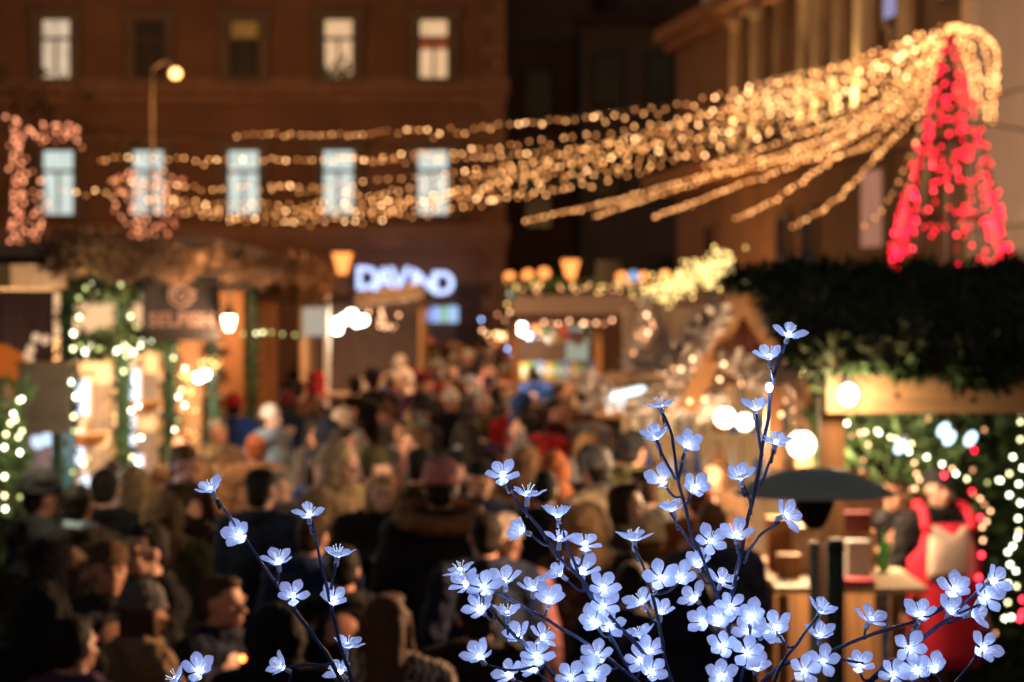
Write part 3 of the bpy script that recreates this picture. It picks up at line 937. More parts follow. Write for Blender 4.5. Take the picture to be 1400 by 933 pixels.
# hanging heart shaped straw ornaments in the bays (curved basket of wood)
for y, xx, z in ((18.9, -3.32, 1.66), (21.5, -3.30, 1.80)):
    bk = MB().lathe([(0.03, -0.05), (0.12, -0.02), (0.17, 0.06), (0.165, 0.065), (0.11, -0.01), (0.03, -0.035)], (xx, y, z), 16).build('wooden_bowl', WOOD)
    tag(bk, f"curved orange wooden bowl hung in the {'nearest' if y < 20 else 'second'} bay of the left stall", 'bowl', 'bowls hung in the left stall')
# frosted garland along the eaves
pts = around((-2.52, 13.3, 3.06), (-2.52, 33, 3.11), 0.085, 8500)
pts = [p+Vector((0, 0, 0.035*math.sin(p.y*2.3)+0.025*math.sin(p.y*5.1))) for p in pts]
fg = sprigs('eaves_garland', pts, 0.085, FROST, None, 3, 0.09, droop=0.5)
fg['kind'] = 'stuff'; fg['label'] = 'frosted brown garland along the eaves of the left stall'
blob = []
for _ in range(2600):
    d = Vector([random.gauss(0, 1) for _ in range(3)]).normalized()*random.random()**.4
    blob.append(Vector((-2.85+d.x*0.42, 31.5+d.y*0.8, 3.02+d.z*0.22)))
fg2 = sprigs('frosted_wreath', blob, 0.18, FROST, None, 3, 0.10, droop=.3)
tag(fg2, 'big frosted fir bundle at the far end of the left stall eaves', 'fir bundle', kind='thing')
# blade sign
sg = empty('stall_sign', (-2.6, 19.0, 2.72), 'dark hanging sign reading SELFISH under a spiral fish emblem', 'sign')
SP0 = P(195, 466, 19.0); SP1 = P(300, 376, 19.0)
cx, cz = (SP0.x+SP1.x)/2, (SP0.z+SP1.z)/2
MB().box((cx, 19.0, cz), (SP1.x-SP0.x, 0.03, SP1.z-SP0.z)).build('board', SIGNBLACK, sg)
o = link('lettering', text_mesh('lettering', 'SELFISH', 0.152, 0.003, SIGNPINK, 0.004, 1.02), sg)
o.location = P(248, 438, 18.98); o.rotation_euler = (R(90), 0, 0)
em = MB()
ce = P(247, 403, 18.975)
MX = Matrix.Rotation(R(90), 3, 'X')
em.torus(ce, 0.09, 0.010, MX, 28, 6)
sp = [ce+Vector((math.cos(t)*(0.075-0.0072*t), 0, math.sin(t)*(0.075-0.0072*t))) for t in [i*0.3 for i in range(32)]]
em.tube(sp, 0.011, 5)
em.tube([sp[0], sp[0]+Vector((0.04, 0, 0.035))], 0.012, 5); em.tube([sp[0], sp[0]+Vector((0.04, 0, -0.03))], 0.012, 5)
em.build('emblem', SIGNPINK, sg)
MB().tube([(SP0.x-0.2, 19.0, SP1.z+0.03), (SP1.x+0.05, 19.0, SP1.z+0.03)], 0.02, 6).build('bracket', IRON, sg)
# white lantern beside the sign
LWHITE = emat('lantern_white', (1.0, 0.80, 0.50), 16)
lp = P(313, 440, 18.9)
ln = empty('wall_lantern', lp, 'white glowing lantern at the right edge of the SELFISH sign', 'lantern')
MB().lathe([(0.024, -0.07), (0.048, 0.0), (0.052, 0.045)], (0, 0, 0), 8).build('glass', LWHITE, ln, True, world=False)
MB().lathe([(0.062, 0.046), (0.035, 0.09), (0.01, 0.15)], (0, 0, 0), 8).build('cap', IRON, ln, world=False)
MB().tube([(0, 0, 0.15), (0, 0, 0.26), (-0.1, 0.1, 0.28)], 0.01, 6).build('arm', IRON, ln, world=False)
plight('lantern_light', lp+Vector((0.1, -0.12, -0.12)), 170, (1.0, .6, .3), .06, ln)
# fairy string right of the lantern
e = empty('light_string', P(325, 455, 22), 'row of dim greenish bulbs right of the white lantern', 'light string')
MB().tube([P(325, 455, 22), P(365, 459, 22), P(410, 457, 22)], 0.004, 4).build('cable', CABLE, e)
bulbs_on(e, [P(x, y, 22) for x, y in ((332, 457), (350, 456), (359, 455), (361, 454), (371, 455), (386, 457), (403, 458))], BG[:2], 0.0125, 'fairy_light')
# golden bulbs and a white lamp over the far bays
e = empty('light_string', P(235, 520, 24), 'golden bulb garland with a bright white lamp over the far left bays', 'light string')
pts = [P(random.uniform(232, 300), 0, 24) for _ in range(46)]
pts = [Vector((p.x, 24+random.uniform(-.2, .2), CAMZ+(HZ-(522-(p.x/24*F+700-232)*0.42+random.uniform(-10, 12)))/F*24)) for p in pts]
MB().tube([P(230, 522, 24), P(265, 508, 24), P(300, 492, 24)], 0.004, 4).build('cable', CABLE, e)
bulbs_on(e, pts, BY, 0.014, 'fairy_light')
pts = [P(252+random.uniform(-14, 16), random.uniform(530, 605), 24) for _ in range(26)]
bulbs_on(e, pts, BY+BC[1:], 0.013, 'fairy_light')
LH = emat('hot_white_lamp', (1.0, 0.92, 0.75), 14)
def spot_lamp(px, py, Y, r, power, label, col=(1.0, .85, .62), mat=LH):
    p = P(px, py, Y)
    e = empty('work_lamp', p, label, 'lamp', 'bright white stall lamps')
    MB().ell((0, 0, 0), (r, r, r), 12, 8).build('bulb', mat, e, True, world=False)
    MB().lathe([(r*0.55, r*0.8), (r*0.5, r*1.4), (r*0.2, r*1.5)], (0, 0, 0), 10).build('socket', IRON, e, world=False)
    MB().tube([(0, 0, r*1.45), (0, 0, r*1.5+0.3)], 0.006, 5).build('cord', CABLE, e, world=False)
    if power: plight('lamp_light', p-Vector((0, r*1.6, r*1.2)), power, col, r, e)
spot_lamp(272, 516, 24.0, 0.05, 90, 'white lamp in the golden garland of the far left bays')
spot_lamp(280, 512, 24.3, 0.05, 0, 'second white lamp close beside the first in the golden garland')
# grey notice board on a dark green post, front left
nb = empty('notice_board', (P(60, 545, 15).x, 15, 0), 'grey notice board on a dark green post at the left edge', 'notice board')
a, c = P(25, 500, 15), P(95, 592, 15)
MB().box(((a.x+c.x)/2, 15, (a.z+c.z)/2), (c.x-a.x, 0.03, a.z-c.z)).build('panel', GREYBOARD, nb)
MB().box(((a.x+c.x)/2, 14.985, a.z+0.012), (c.x-a.x+0.03, 0.05, 0.025)).build('rail', WOODX, nb)
pq = P(78, 600, 15.06)
MB().lathe([(0.05, 0), (0.036, 0.1), (0.036, 2.3), (0.02, 2.33)], (pq.x, 15.06, 0), 12).build('post', GREENPAINT, nb, True)
# fir column with lights at the very left
fc = empty('fir_column', (P(8, 600, 14).x, 14, 0), 'fir wrapped column with greenish bulbs at the left edge', 'fir column')
q = P(8, 600, 14)
MB().lathe([(0.06, 0), (0.06, 2.3)], (q.x, 14, 0), 8).build('post', DARKWOOD, fc)
sprigs('fir_wrap', around((q.x, 14, 0.6), (q.x, 14, 2.3), 0.12, 900), 0.09, FIR, fc, 2, 0.14)
bulbs_on(fc, [P(x, y, 13.85) for x, y in ((26, 548), (30, 546), (14, 579), (21, 574), (25, 598), (8, 594), (6, 612), (27, 619), (6, 652), (6, 678), (7, 696), (27, 680), (30, 590), (18, 566))], BG+BG[1:], 0.0105, 'fairy_light')
plight('fairy_glow', (q.x+.25, 13.55, 2.1), 22, (1, .85, .5), .12, fc)
# pale wrapped parcels and lamps at far left behind the board
e = empty('light_string', P(40, 470, 18), 'drooping string of frosted pale globes at the left behind the notice board', 'light string')
gp = [P(x, y, 16.4) for x, y in ((49, 462), (62, 465), (42, 478), (36, 488), (40, 492), (27, 500), (17, 524), (8, 533), (10, 545), (30, 502))]
MB().tube([P(52, 458, 16.4), P(38, 485, 16.4), P(14, 528, 16.4), P(8, 548, 16.4)], 0.004, 4).build('cable', CABLE, e)
bulbs_on(e, gp, [emat('frosted_globe', (1.0, .62, .36), .8)], 0.032, 'globe')
e = empty('paper_lantern', P(2, 500, 16.2), 'orange paper shade glowing at the left edge', 'lantern')
MB().lathe([(0.30, -0.2), (0.14, 0.08), (0.03, 0.14)], (0, 0, 0), 14).build('shade', emat('orange_shade', (0.75, .16, .02), .55), e, True, world=False)
MB().tube([(0, 0, .13), (0, 0, .5)], .008, 5).build('cord', CABLE, e, world=False)
spot_lamp(52, 604, 16.4, 0.05, 30, 'bluish lamp low behind the notice board post', (.7, .8, 1.0), emat('blue_white_lamp', (.6, .75, 1.0), 1.4))
spot_lamp(66, 600, 16.5, 0.05, 0, 'second bluish lamp low behind the notice board post', (.7, .8, 1.0), MATS['blue_white_lamp'])

# ================================================================ pale roofed stall at the end of the left row
ms = empty('market_stall', (P(490, 440, 42).x, 43, 0), 'far stall with a pale garland on its eaves and white lamps below the letter sign', 'market stall')
xl, xr2 = P(412, 0, 41).x, P(575, 0, 41).x
mid = (xl+xr2)/2
for k in range(13):
    xx = xl+0.08+k*(xr2-xl)/13
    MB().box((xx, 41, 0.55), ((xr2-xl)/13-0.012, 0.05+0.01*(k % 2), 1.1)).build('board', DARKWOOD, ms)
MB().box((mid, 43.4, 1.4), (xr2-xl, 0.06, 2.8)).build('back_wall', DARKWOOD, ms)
for xx in (xl, xr2):
    MB().box((xx, 42.2, 1.3), (0.06, 2.4, 2.6)).build('side_wall', WOOD, ms)
MB().box((mid, 40.95, 1.13), (xr2-xl+.1, 0.4, 0.05)).build('counter', WOODX, ms)
m = MB(); m.add([(xl-.2, 40.5, 2.60), (xr2+.2, 40.5, 2.74), (xr2+.2, 42.2, 2.80), (xl-.2, 42.2, 2.74), (xl-.2, 40.5, 2.66), (xr2+.2, 40.5, 2.80), (xr2+.2, 42.2, 2.86), (xl-.2, 42.2, 2.80)],
      [(3, 2, 1, 0), (4, 5, 6, 7), (0, 1, 5, 4), (1, 2, 6, 5), (2, 3, 7, 6), (3, 0, 4, 7)])
m.build('roof', ROOFTILE, ms)
sprigs('eaves_garland', around(P(492, 410, 40.4), P(572, 399, 40.4), 0.06, 1500), .10, pmat('pale_garland', (.72, .58, .48), .8, var=.2, bump=0), ms, 2, .25)
MB().box((P(432, 0, 41).x, 40.8, P(0, 440, 40.8).z), (.40, .04, .48)).build('glow_panel', emat('pale_glow', (.85, .72, .56), .55), ms)  # plain grey panel, emission added so it shows bright
MB().box((P(448, 0, 41).x, 40.85, 1.7), (.08, .08, 2.3)).build('post', WHITE, ms)
for px, py, lb, pw in ((463, 441, 'left lamp of the bright white lamp cluster in the far stall', 0), (472, 436, 'second lamp of the white cluster in the far stall', 80), (481, 430, 'highest lamp of the white cluster in the far stall', 0),
                   (488, 440, 'fourth lamp of the white cluster in the far stall', 80), (496, 438, 'right lamp of the white cluster in the far stall', 0), (461, 450, 'lowest lamp of the white cluster in the far stall', 0)):
    spot_lamp(px, py, 41.0, 0.085, pw, lb)
e = empty('light_string', P(520, 410, 40.5), 'brownish bulbs hanging in a loop at the right of the far stall', 'light string')
MB().tube([P(530, 408, 40.5), P(522, 432, 40.5), P(520, 452, 40.5)], .004, 4).build('cable', CABLE, e)
bulbs_on(e, [P(x+random.uniform(-4, 4), y, 40.5) for x, y in ((530, 410), (528, 412), (506, 426), (504, 428), (523, 425), (522, 430), (524, 436), (521, 442), (519, 446), (523, 448), (534, 446), (540, 450), (546, 431), (541, 446), (520, 438))], BC, .02, 'fairy_light')

# ================================================================ middle stall with a dark roof
cs = empty('market_stall', (P(800, 440, 34).x, 35, 0), 'stall with a wide dark maroon roof in the middle under the orange lamps', 'market stall')
xl, xr2 = P(702, 0, 34).x, P(968, 0, 34).x
mid = (xl+xr2)/2; w = xr2-xl
zr, ze = P(0, 404, 34).z, P(0, 437, 33.3).z
m = MB(); m.add([(xl-.05, 33.3, ze), (xr2, 33.3, ze), (xr2, 34.6, zr), (xl+.05, 34.6, zr), (xl-.05, 33.3, ze+.07), (xr2, 33.3, ze+.07), (xr2, 34.6, zr+.07), (xl+.05, 34.6, zr+.07)],
      [(3, 2, 1, 0), (4, 5, 6, 7), (0, 1, 5, 4), (1, 2, 6, 5), (2, 3, 7, 6), (3, 0, 4, 7)])
m.build('roof', ROOFTILE, cs)
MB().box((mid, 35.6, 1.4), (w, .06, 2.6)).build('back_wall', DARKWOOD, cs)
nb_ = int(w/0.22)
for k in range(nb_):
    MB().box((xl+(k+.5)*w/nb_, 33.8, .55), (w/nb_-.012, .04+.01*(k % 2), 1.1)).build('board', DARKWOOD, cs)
MB().box((mid, 33.75, 1.13), (w, .4, .05)).build('counter', WOODX, cs)
for px in (704, 818, 960):
    MB().box((P(px, 0, 33.7).x, 33.7, 1.25), (.1, .1, 2.5)).build('post', WOOD, cs)
MB().box((P(790, 0, 35).x, 35.3, P(0, 470, 35).z), (.32, .05, .5)).build('glowing_poster', emat('mint_glow', (.62, .66, .50), .55), cs)  # poster given emission of its own so it looks lit
for k in range(8):
    ware(random.choice(('jar', 'bottle')), random.choice(BOTTLE[2:]), (P(720+k*11, 0, 33.7).x, 33.7, 1.16), f'small item, {ORD[k]} from the left on the counter under the dark maroon roof', 'jars on the middle stall counter', 'jar')
ORN = [(.5, .03, .04), (.55, .35, .08), (.5, .48, .42), (.10, .25, .10), (.35, .12, .05), (.15, .2, .4)]
ORNN = ['red', 'golden', 'white', 'green', 'copper', 'blue']
for k in range(16):
    ci = (k*5+k//3) % 6
    q = P(722+k*6.2, 452+(k*7 % 13), 34.2+.3*(k % 3))
    e = empty('hanging_ornament', q, f'{ORNN[ci]} ornament hanging under the maroon roof, {ORD[k]} from the left', 'ornament', 'ornaments under the maroon roof')
    mt = pmat('ornament_'+ORNN[ci], ORN[ci], .3, var=.1, bump=0, spec=.5)
    MB().ell((0, 0, 0), .055+.02*(k % 3), 12, 8).build('ball', mt, e, True, world=False)
    MB().tube([(0, 0, .05), (0, 0, .28)], .004, 4).build('thread', CABLE, e, world=False)
for k in range(9):
    q = P(716+k*11.5, 492, 34.9)
    e = empty('shelf_box', (q.x, 34.95, 1.62), f'small coloured box on the shelf under the maroon roof, {ORD[k]} from the left', 'box', 'boxes on the middle stall shelf')
    MB().box((0, 0, .11), (.10, .1, .2+.03*(k % 3))).build('body', pmat('ornament_'+ORNN[(k*2+1) % 6], ORN[(k*2+1) % 6], .5), e, world=False)
    MB().box((0, -.052, .10), (.06, .006, .08)).build('tag', PAPER, e, world=False)
MB().box((mid, 35.0, 1.6), (w-.2, .25, .03)).build('shelf', WOODX, cs)
spot_lamp(712, 449, 34.6,   .085, 90, 'bright white lamp under the left end of the dark maroon roof')
spot_lamp(718, 455, 34.8, .05, 0, 'small lamp just right of the bright lamp under the maroon roof')
e = empty('light_string', P(740, 440, 33.2), 'sparse warm bulbs along the eaves of the dark maroon roof', 'light string')
MB().tube([P(736, 440, 33.2), P(850, 438, 33.2)], .004, 4).build('cable', CABLE, e)
bulbs_on(e, [P(x, y, 33.2) for x, y in ((744, 441), (755, 443), (763, 443), (796, 443), (799, 442), (803, 443), (815, 442), (826, 443), (837, 438), (778, 439))], BC, .018, 'fairy_light')
e = empty('light_string', P(660, 450, 36), 'clump of pale yellow bulbs left of the dark maroon roof', 'light string')
MB().tube([P(655, 450, 36), P(675, 460, 36), P(700, 465, 36), P(694, 400, 36)], .004, 4).build('cable', CABLE, e)
bulbs_on(e, [P(659, 452, 36)]+[P(random.uniform(664, 692), random.uniform(455, 467), 36) for _ in range(16)]+[P(x, y, 36) for x, y in ((697, 427), (693, 416), (680, 430), (690, 438), (695, 402), (700, 396), (708, 390), (715, 396), (726, 392), (740, 390), (762, 392), (790, 398), (795, 394))], BC+BY, .019, 'fairy_light')
bulbs_on(e, [P(697, 402, 36), P(694, 477, 36), P(700, 485, 36), P(658, 437, 36)], BB, .018, 'fairy_light')
e = empty('light_globe', P(866, 378, 50), 'small blue globe lamp between two orange lamps', 'lamp')
MB().ell((0, 0, 0), .12, 12, 8).build('globe', emat('blue_globe', (.3, .55, .85), 1.0), e, True, world=False)
MB().tube([(0, 0, -.1), (0, 0, -2.2)], .02, 6).build('stem', IRON, e, world=False)
# roof ridge fir garland with lights
e = empty('roof_garland', P(700, 400, 34.6), 'bushy garland with yellowish bulbs along the ridge of the maroon roof', 'garland')
sprigs('fir', around(P(700, 396, 34.6), P(880, 400, 34.6), .09, 1400), .14, FIR, e, 2, .15)
bulbs_on(e, [P(random.uniform(700, 880), random.gauss(393, 5), 34.4) for _ in range(46)], BC[1:]+BY[1:]+BY[1:], .019, 'fairy_light')
# dense yellow light garland climbing to the right
e = empty('light_garland', P(895, 400, 30), 'dense yellowish light garland climbing right towards the fir roof', 'light garland')
cv = catmull([P(884, 398, 31), P(915, 396, 29), P(945, 380, 27), P(975, 368, 25), P(1003, 364, 23)], 10)
MB().tube(cv, .02, 6).build('core', GREENPAINT, e)
pts = []
for _ in range(260):
    i = random.randrange(len(cv)-1); p = cv[i].lerp(cv[i+1], random.random())
    pts.append(p+Vector([random.gauss(0, .085) for _ in range(3)]))
BYG = [emat('bulb_yellowgreen', (1.0, .68, .22), 3.4), emat('bulb_yellowgreen_dim', (.9, .6, .2), 1.8)]
bulbs_on(e, pts, BYG, .017, 'fairy_light')

# ================================================================ orange wooden hut with a gable porch, right of the alley
hs = empty('market_stall', (1.6, 18.5, 0), 'orange timber stall with a pointed porch and lit white globes', 'market stall')
Yg = 15.6
ap = P(1013, 396, Yg)
MB().beam(ap+Vector((0.02, 0, 0)), P(938, 560, Yg), .12, .15, (0, 1, 0)).build('gable_beam', WOOD, hs)
MB().beam(ap+Vector((-0.02, 0.004, 0)), P(1100, 540, Yg+.004), .12, .15, (0, 1, 0)).build('gable_beam', WOOD, hs)
MB().beam(P(1058, 410, Yg+.2), P(1058, 640, Yg+.2), .1, .12).build('post', WOOD, hs)
MB().beam(P(1098, 520, Yg-.3), P(1098, 660, Yg-.3), .1, .11).build('post', WOOD, hs)
q0, q1 = P(965, 512, Yg+.35), P(1100, 512, Yg+.35)
MB().beam(q0, q1, .08, .14, (0, 0, 1)).build('tie_beam', DARKWOOD, hs)
# gable infill boards, set back
n = 9
for k in range(n):
    x0 = P(960, 0, Yg+.5).x+(k+.5)*(P(1080, 0, Yg+.5).x-P(960, 0, Yg+.5).x)/n
    pxx = x0/(Yg+.5)*F+700
    yt = 396+abs(pxx-1013)*(2.15 if pxx < 1013 else 1.7)+22
    zt = P(0, min(yt, 505), Yg+.5).z; zb = P(0, 512, Yg+.5).z
    MB().box((x0, Yg+.5, (zt+zb)/2), (.062, .03+.006*(k % 2), zt-zb+.03)).build('board', pmat('maroon_board', (.20, .075, .055), .7, var=.2, bump=.1), hs)
# awning board of the left wing: two boards sloping towards the alley
wingA = [P(820, 516, 19.6), P(985, 504, 18.0)]
for k, (dz, dy) in enumerate(((0, 0), (-.085, -.12), (-.17, -.24), (-.255, -.36))):
    a = wingA[0]+Vector((0, dy, dz)); c = wingA[1]+Vector((0, dy, dz))
    MB().beam(a, c, .16, .025, (0, -.6, .8)).build('roof_board', WOODX, hs)
# interior: pale back wall, boards, shelves
yw = 20.2
xa, xb_ = P(850, 0, yw).x, 3.4
nbw = int((xb_-xa)/.2)
for k in range(nbw):
    MB().box((xa+(k+.5)*.2, yw, 1.5), (.19, .03+.012*random.random(), 2.4)).build('wall_board', PALEWOOD, hs)
for z in (1.3, 1.65):
    MB().box(((xa+xb_)/2, yw-.15, z), (xb_-xa, .22, .03)).build('shelf', PALEWOOD, hs)
for k in range(34):
    z = (1.315, 1.665)[k % 2]; xx = xa+.12+(k//2)*.1+random.uniform(-.02, .02)
    kd = random.choice(('jar', 'bottle')); mt = random.choice(BOTTLE[1:])
    ware(kd, mt, (xx, yw-.15+random.uniform(-.06, .06), z), f"{names[mt.name]} {kd}, {ORD[k//2]} from the left on the {('lower', 'upper')[k % 2]} back shelf of the timber stall", 'wares at the back of the timber stall', kd)
MB().box((1.55, 15.9, 1.02), (1.9, .6, .06)).build('counter', PALEWOOD, hs)
for k in range(11):
    MB().box((.68+k*.175, 15.62, .5), (.165, .03+.01*(k % 2), .98)).build('board', WOOD, hs)
MB().box((2.9, 15.95, 1.03), (.82, .9, .06)).build('counter', PALEWOOD, hs)
GLOBE = emat('white_globe', (1.0, .84, .58), 9)
def globe(px, py, Y, r, power, label):
    p = P(px, py, Y)
    e = empty('globe_lamp', p, label, 'lamp', 'white globe lamps of the timber stall')
    MB().ell((0, 0, 0), r, 18, 12).build('globe', GLOBE, e, True, world=False)
    MB().lathe([(.03, r*.92), (.03, r*1.2), (.012, r*1.3)], (0, 0, 0), 8).build('socket', IRON, e, world=False)
    MB().tube([(0, 0, r*1.3), (0, 0, r*1.3+.25)], .006, 5).build('cord', CABLE, e, world=False)
    if power: plight('globe_light', p-Vector((0, r*1.3, r*.9)), power, (1, .66, .36), r, e)
globe(991, 571, 16.9, .068, 190, 'leftmost white globe lamp of the timber stall')
globe(1018, 577, 17.2, .058, 0, 'second white globe lamp of the timber stall from the left')
globe(1059, 590, 16.6, .052, 190, 'white globe lamp partly behind a blue blossom by the tall branch')
globe(1096, 608, 14.9, .081, 150, 'biggest white globe lamp, rightmost above the patio heater')
# tube lamp and tinsel along the awning
tl = empty('tube_lamp', P(858, 538, 18.6), 'short cold white tube lamp under the orange awning', 'lamp')
MB().cap(P(838, 543, 18.6)-P(858, 538, 18.6), P(879, 533, 18.4)-P(858, 538, 18.6), .022, .022, 10).build('tube', emat('tube_cold', (.62, .88, 1.0), 3.2), tl, True, world=False)
MB().beam(P(836, 538, 18.65)-P(858, 538, 18.6), P(881, 528, 18.45)-P(858, 538, 18.6), .05, .02).build('fitting', WHITE, tl, world=False)
plight('tube_light', P(858, 538, 18.6)+Vector((0, -.15, -.15)), 3, COOL, .1, tl)
sprigs('tinsel', around(P(800, 520, 19), P(845, 552, 18.6), .05, 260)+around(P(880, 545, 18.4), P(985, 560, 17.6), .045, 420), .09, TINSEL, hs, 2, .2)
e = empty('light_string', P(985, 540, 15), 'few scattered warm bulbs under the pointed porch', 'light string')
MB().tube([P(990, 500, 15.2), P(990, 498, 15), P(985, 520, 15), P(1012, 527, 15), P(1010, 600, 15)], .003, 4).build('cable', CABLE, e)
bulbs_on(e, [P(x, y, 15) for x, y in ((990, 498), (984, 519), (1013, 526), (947, 491), (931, 505), (921, 504), (948, 505), (943, 549), (963, 546), (1074, 548), (1150, 560), (1085, 561), (1068, 567))], BC, .0125, 'fairy_light')
# slanted tinsel garlands on the porch beams
sprigs('tinsel_garland', around(P(985, 420, Yg-.15), P(942, 480, Yg-.15), .055, 420)+around(P(942, 480, Yg-.15), P(915, 515, Yg-.15), .05, 330)+around(P(995, 490, Yg-.1), P(1035, 515, Yg-.1), .035, 220)+around(P(1030, 515, Yg-.1), P(1080, 512, Yg-.1), .035, 220), .08, TINSEL, hs, 2, .2)
# little lit cone tree on the awning
ct = empty('cone_tree', P(888, 500, 19.9), 'small pale cone tree with warm bulbs standing on the orange awning', 'decoration tree')
h = (500-406)/F*19.9
MB().lathe([(.19, 0.05), (.012, h), (.004, h+.02)], (0, 0, 0), 16).build('cone', TINSEL, ct, True, world=False)
pts = []
for _ in range(900):
    t = random.random()**.6; a = random.uniform(0, 6.28); r = .2*t
    pts.append((r*math.cos(a)+ct.location.x, r*math.sin(a)+ct.location.y, ct.location.z+h*(1-t)+.03))
sprigs('tinsel', pts, .05, TINSEL, ct, 2, .2)
sprigs('snow_skirt', around(P(860, 494, 19.8), P(908, 496, 19.8), .05, 500), .06, pmat('cotton_snow', (.8, .72, .70), .9, bump=0), ct, 2, .4)
bulbs_on(ct, [P(x, y, 19.65) for x, y in ((884, 431), (891, 440), (893, 446), (880, 452), (872, 459), (882, 463), (886, 455), (866, 483))], BC, .0155, 'fairy_light')

# ================================================================ near right stall: fir roof, timber beam, fir wall
rs = empty('market_stall', (2.3, 13, 0), 'near stall on the right with a thick fir covered roof and heavy timber beam', 'market stall')
YB = 12.0
a, c = P(1128, 538, YB), P(1520, 538, YB)
MB().box(((a.x+c.x)/2, YB, a.z), (c.x-a.x, .14, .19)).build('front_beam', WOODX, rs)
for px, py in ((1305, 524), (1329, 547), (1377, 537), (1226, 541)):
    q = P(px, py, YB-.071)
    MB().lathe([(.016, 0), (.016, .004), (.010, .006)], q, 8, M=Matrix.Rotation(R(90), 3, 'X')).build('bolt', DARKWOOD, rs)
m = MB()
z0, z1 = P(0, 500, YB).z, P(0, 404, 14.0).z
xA, xB = 1.46, 3.9
m.add([(xA+.05, YB-.15, z0), (xB, YB-.15, z0), (xB, 14.2, z1-.12), (xA, 14.2, z1-.12), (xA+.05, YB-.15, z0+.06), (xB, YB-.15, z0+.06), (xB, 14.2, z1-.06), (xA, 14.2, z1-.06)],
      [(3, 2, 1, 0), (4, 5, 6, 7), (0, 1, 5, 4), (1, 2, 6, 5), (2, 3, 7, 6), (3, 0, 4, 7)])
m.build('roof', DARKWOOD, rs)
pts = []
for _ in range(16000):
    t = random.random(); x = random.uniform(xA-.02, xB)
    y = YB-.2+t*2.4
    zz = z0+.05+(z1-z0-.02)*t
    if x < xA+.2: zz -= (xA+.2-x)*.3
    pts.append((x, y, zz+.10*abs(random.gauss(0, .5))+.03*math.sin(x*9+y*5)))
sprigs('fir_cover', pts, .095, FIRDARK, rs, 2, .14)
lo = []
for px_, py_, yy_, sz_, n_ in ((1008, 382, 14.1, .03, 50), (1030, 378, 14.1, .04, 80), (1062, 382, 13.9, .05, 100), (1090, 376, 14.0, .05, 90), (1130, 374, 14.1, .05, 90), (1190, 378, 14.1, .05, 90), (1260, 372, 14.1, .05, 80), (1330, 378, 14.1, .06, 100), (1385, 370, 14.1, .06, 100),
                          (1100, 470, 12.4, .05, 70), (1118, 492, 12.0, .05, 80), (1240, 502, 11.8, .03, 40), (1325, 508, 11.8, .035, 60), (1350, 512, 11.8, .04, 60)):
    c_ = P(px_, py_, yy_)
    for _ in range(n_): lo.append(c_+Vector((random.gauss(0, sz_), random.gauss(0, sz_*.6), random.gauss(0, sz_*.55))))
sprigs('loose_bough', lo, .10, FIR, rs, 3, .12, droop=.3)
pts = [(random.uniform(xA+.15, xB), YB-.17+random.gauss(0, .04), z0+.02-abs(random.gauss(0, .018))*(1 if random.random() < .9 else 2.2)) for _ in range(1400)]
sprigs('fir_fringe', pts, .055, FIR, rs, 2, .16, droop=.8)
for px in (1140, 1475):
    q = P(px, 0, YB+.05)
    MB().box((q.x, YB+.15, 1.15), (.12, .12, 2.3)).build('post', WOOD, rs)
sprigs('fir_wall', [(random.uniform(P(1318, 0, 15.4).x, 3.9), random.gauss(15.4, .07), random.uniform(.2, 2.4)) for _ in range(5200)], .14, FIR, rs, 2, .15)
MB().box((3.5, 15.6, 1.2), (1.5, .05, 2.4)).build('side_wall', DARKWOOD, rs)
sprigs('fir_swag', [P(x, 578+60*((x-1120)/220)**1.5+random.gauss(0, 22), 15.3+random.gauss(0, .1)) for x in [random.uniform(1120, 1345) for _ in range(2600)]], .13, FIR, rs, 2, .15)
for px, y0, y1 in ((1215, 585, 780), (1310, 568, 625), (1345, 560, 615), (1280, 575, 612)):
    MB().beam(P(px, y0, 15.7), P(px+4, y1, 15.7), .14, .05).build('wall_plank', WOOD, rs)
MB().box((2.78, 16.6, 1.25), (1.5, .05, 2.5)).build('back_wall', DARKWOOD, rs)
# beam lamp
bl = empty('flood_lamp', P(1160, 540, YB-.16), 'overexposed white lamp at the left end of the timber beam', 'lamp')
MB().ell((0, 0, 0), (.045, .035, .052), 14, 10).build('bulb', emat('flood_white', (1.0, .88, .66), 14), bl, True, world=False)
MB().lathe([(.03, .055), (.03, .09), (.012, .1)], (0, 0, 0), 10).build('socket', IRON, bl, world=False)
MB().tube([(0, 0, .1), (0, .06, .13), (0, .1, .1)], .008, 5).build('arm', IRON, bl, world=False)
plight('flood_spill', P(1160, 541, YB-.32), 18, (1, .66, .36), .05, bl)
d = bpy.data.lights.new('crowd_fill_spot', 'SPOT'); d.energy = 800; d.color = (1, .55, .27); d.spot_size = R(110); d.spot_blend = .6; d.shadow_soft_size = .06  # spot added at this lamp, aimed to brighten the near crowd
o = bpy.data.objects.new('crowd_fill_spot', d); C.objects.link(o); o.parent = bl; o.location = (-.05, -.09, 0)
o.rotation_euler = (-(Vector((-1.6, 10.2, 1.3))-bl.location)).to_track_quat('Z', 'Y').to_euler()
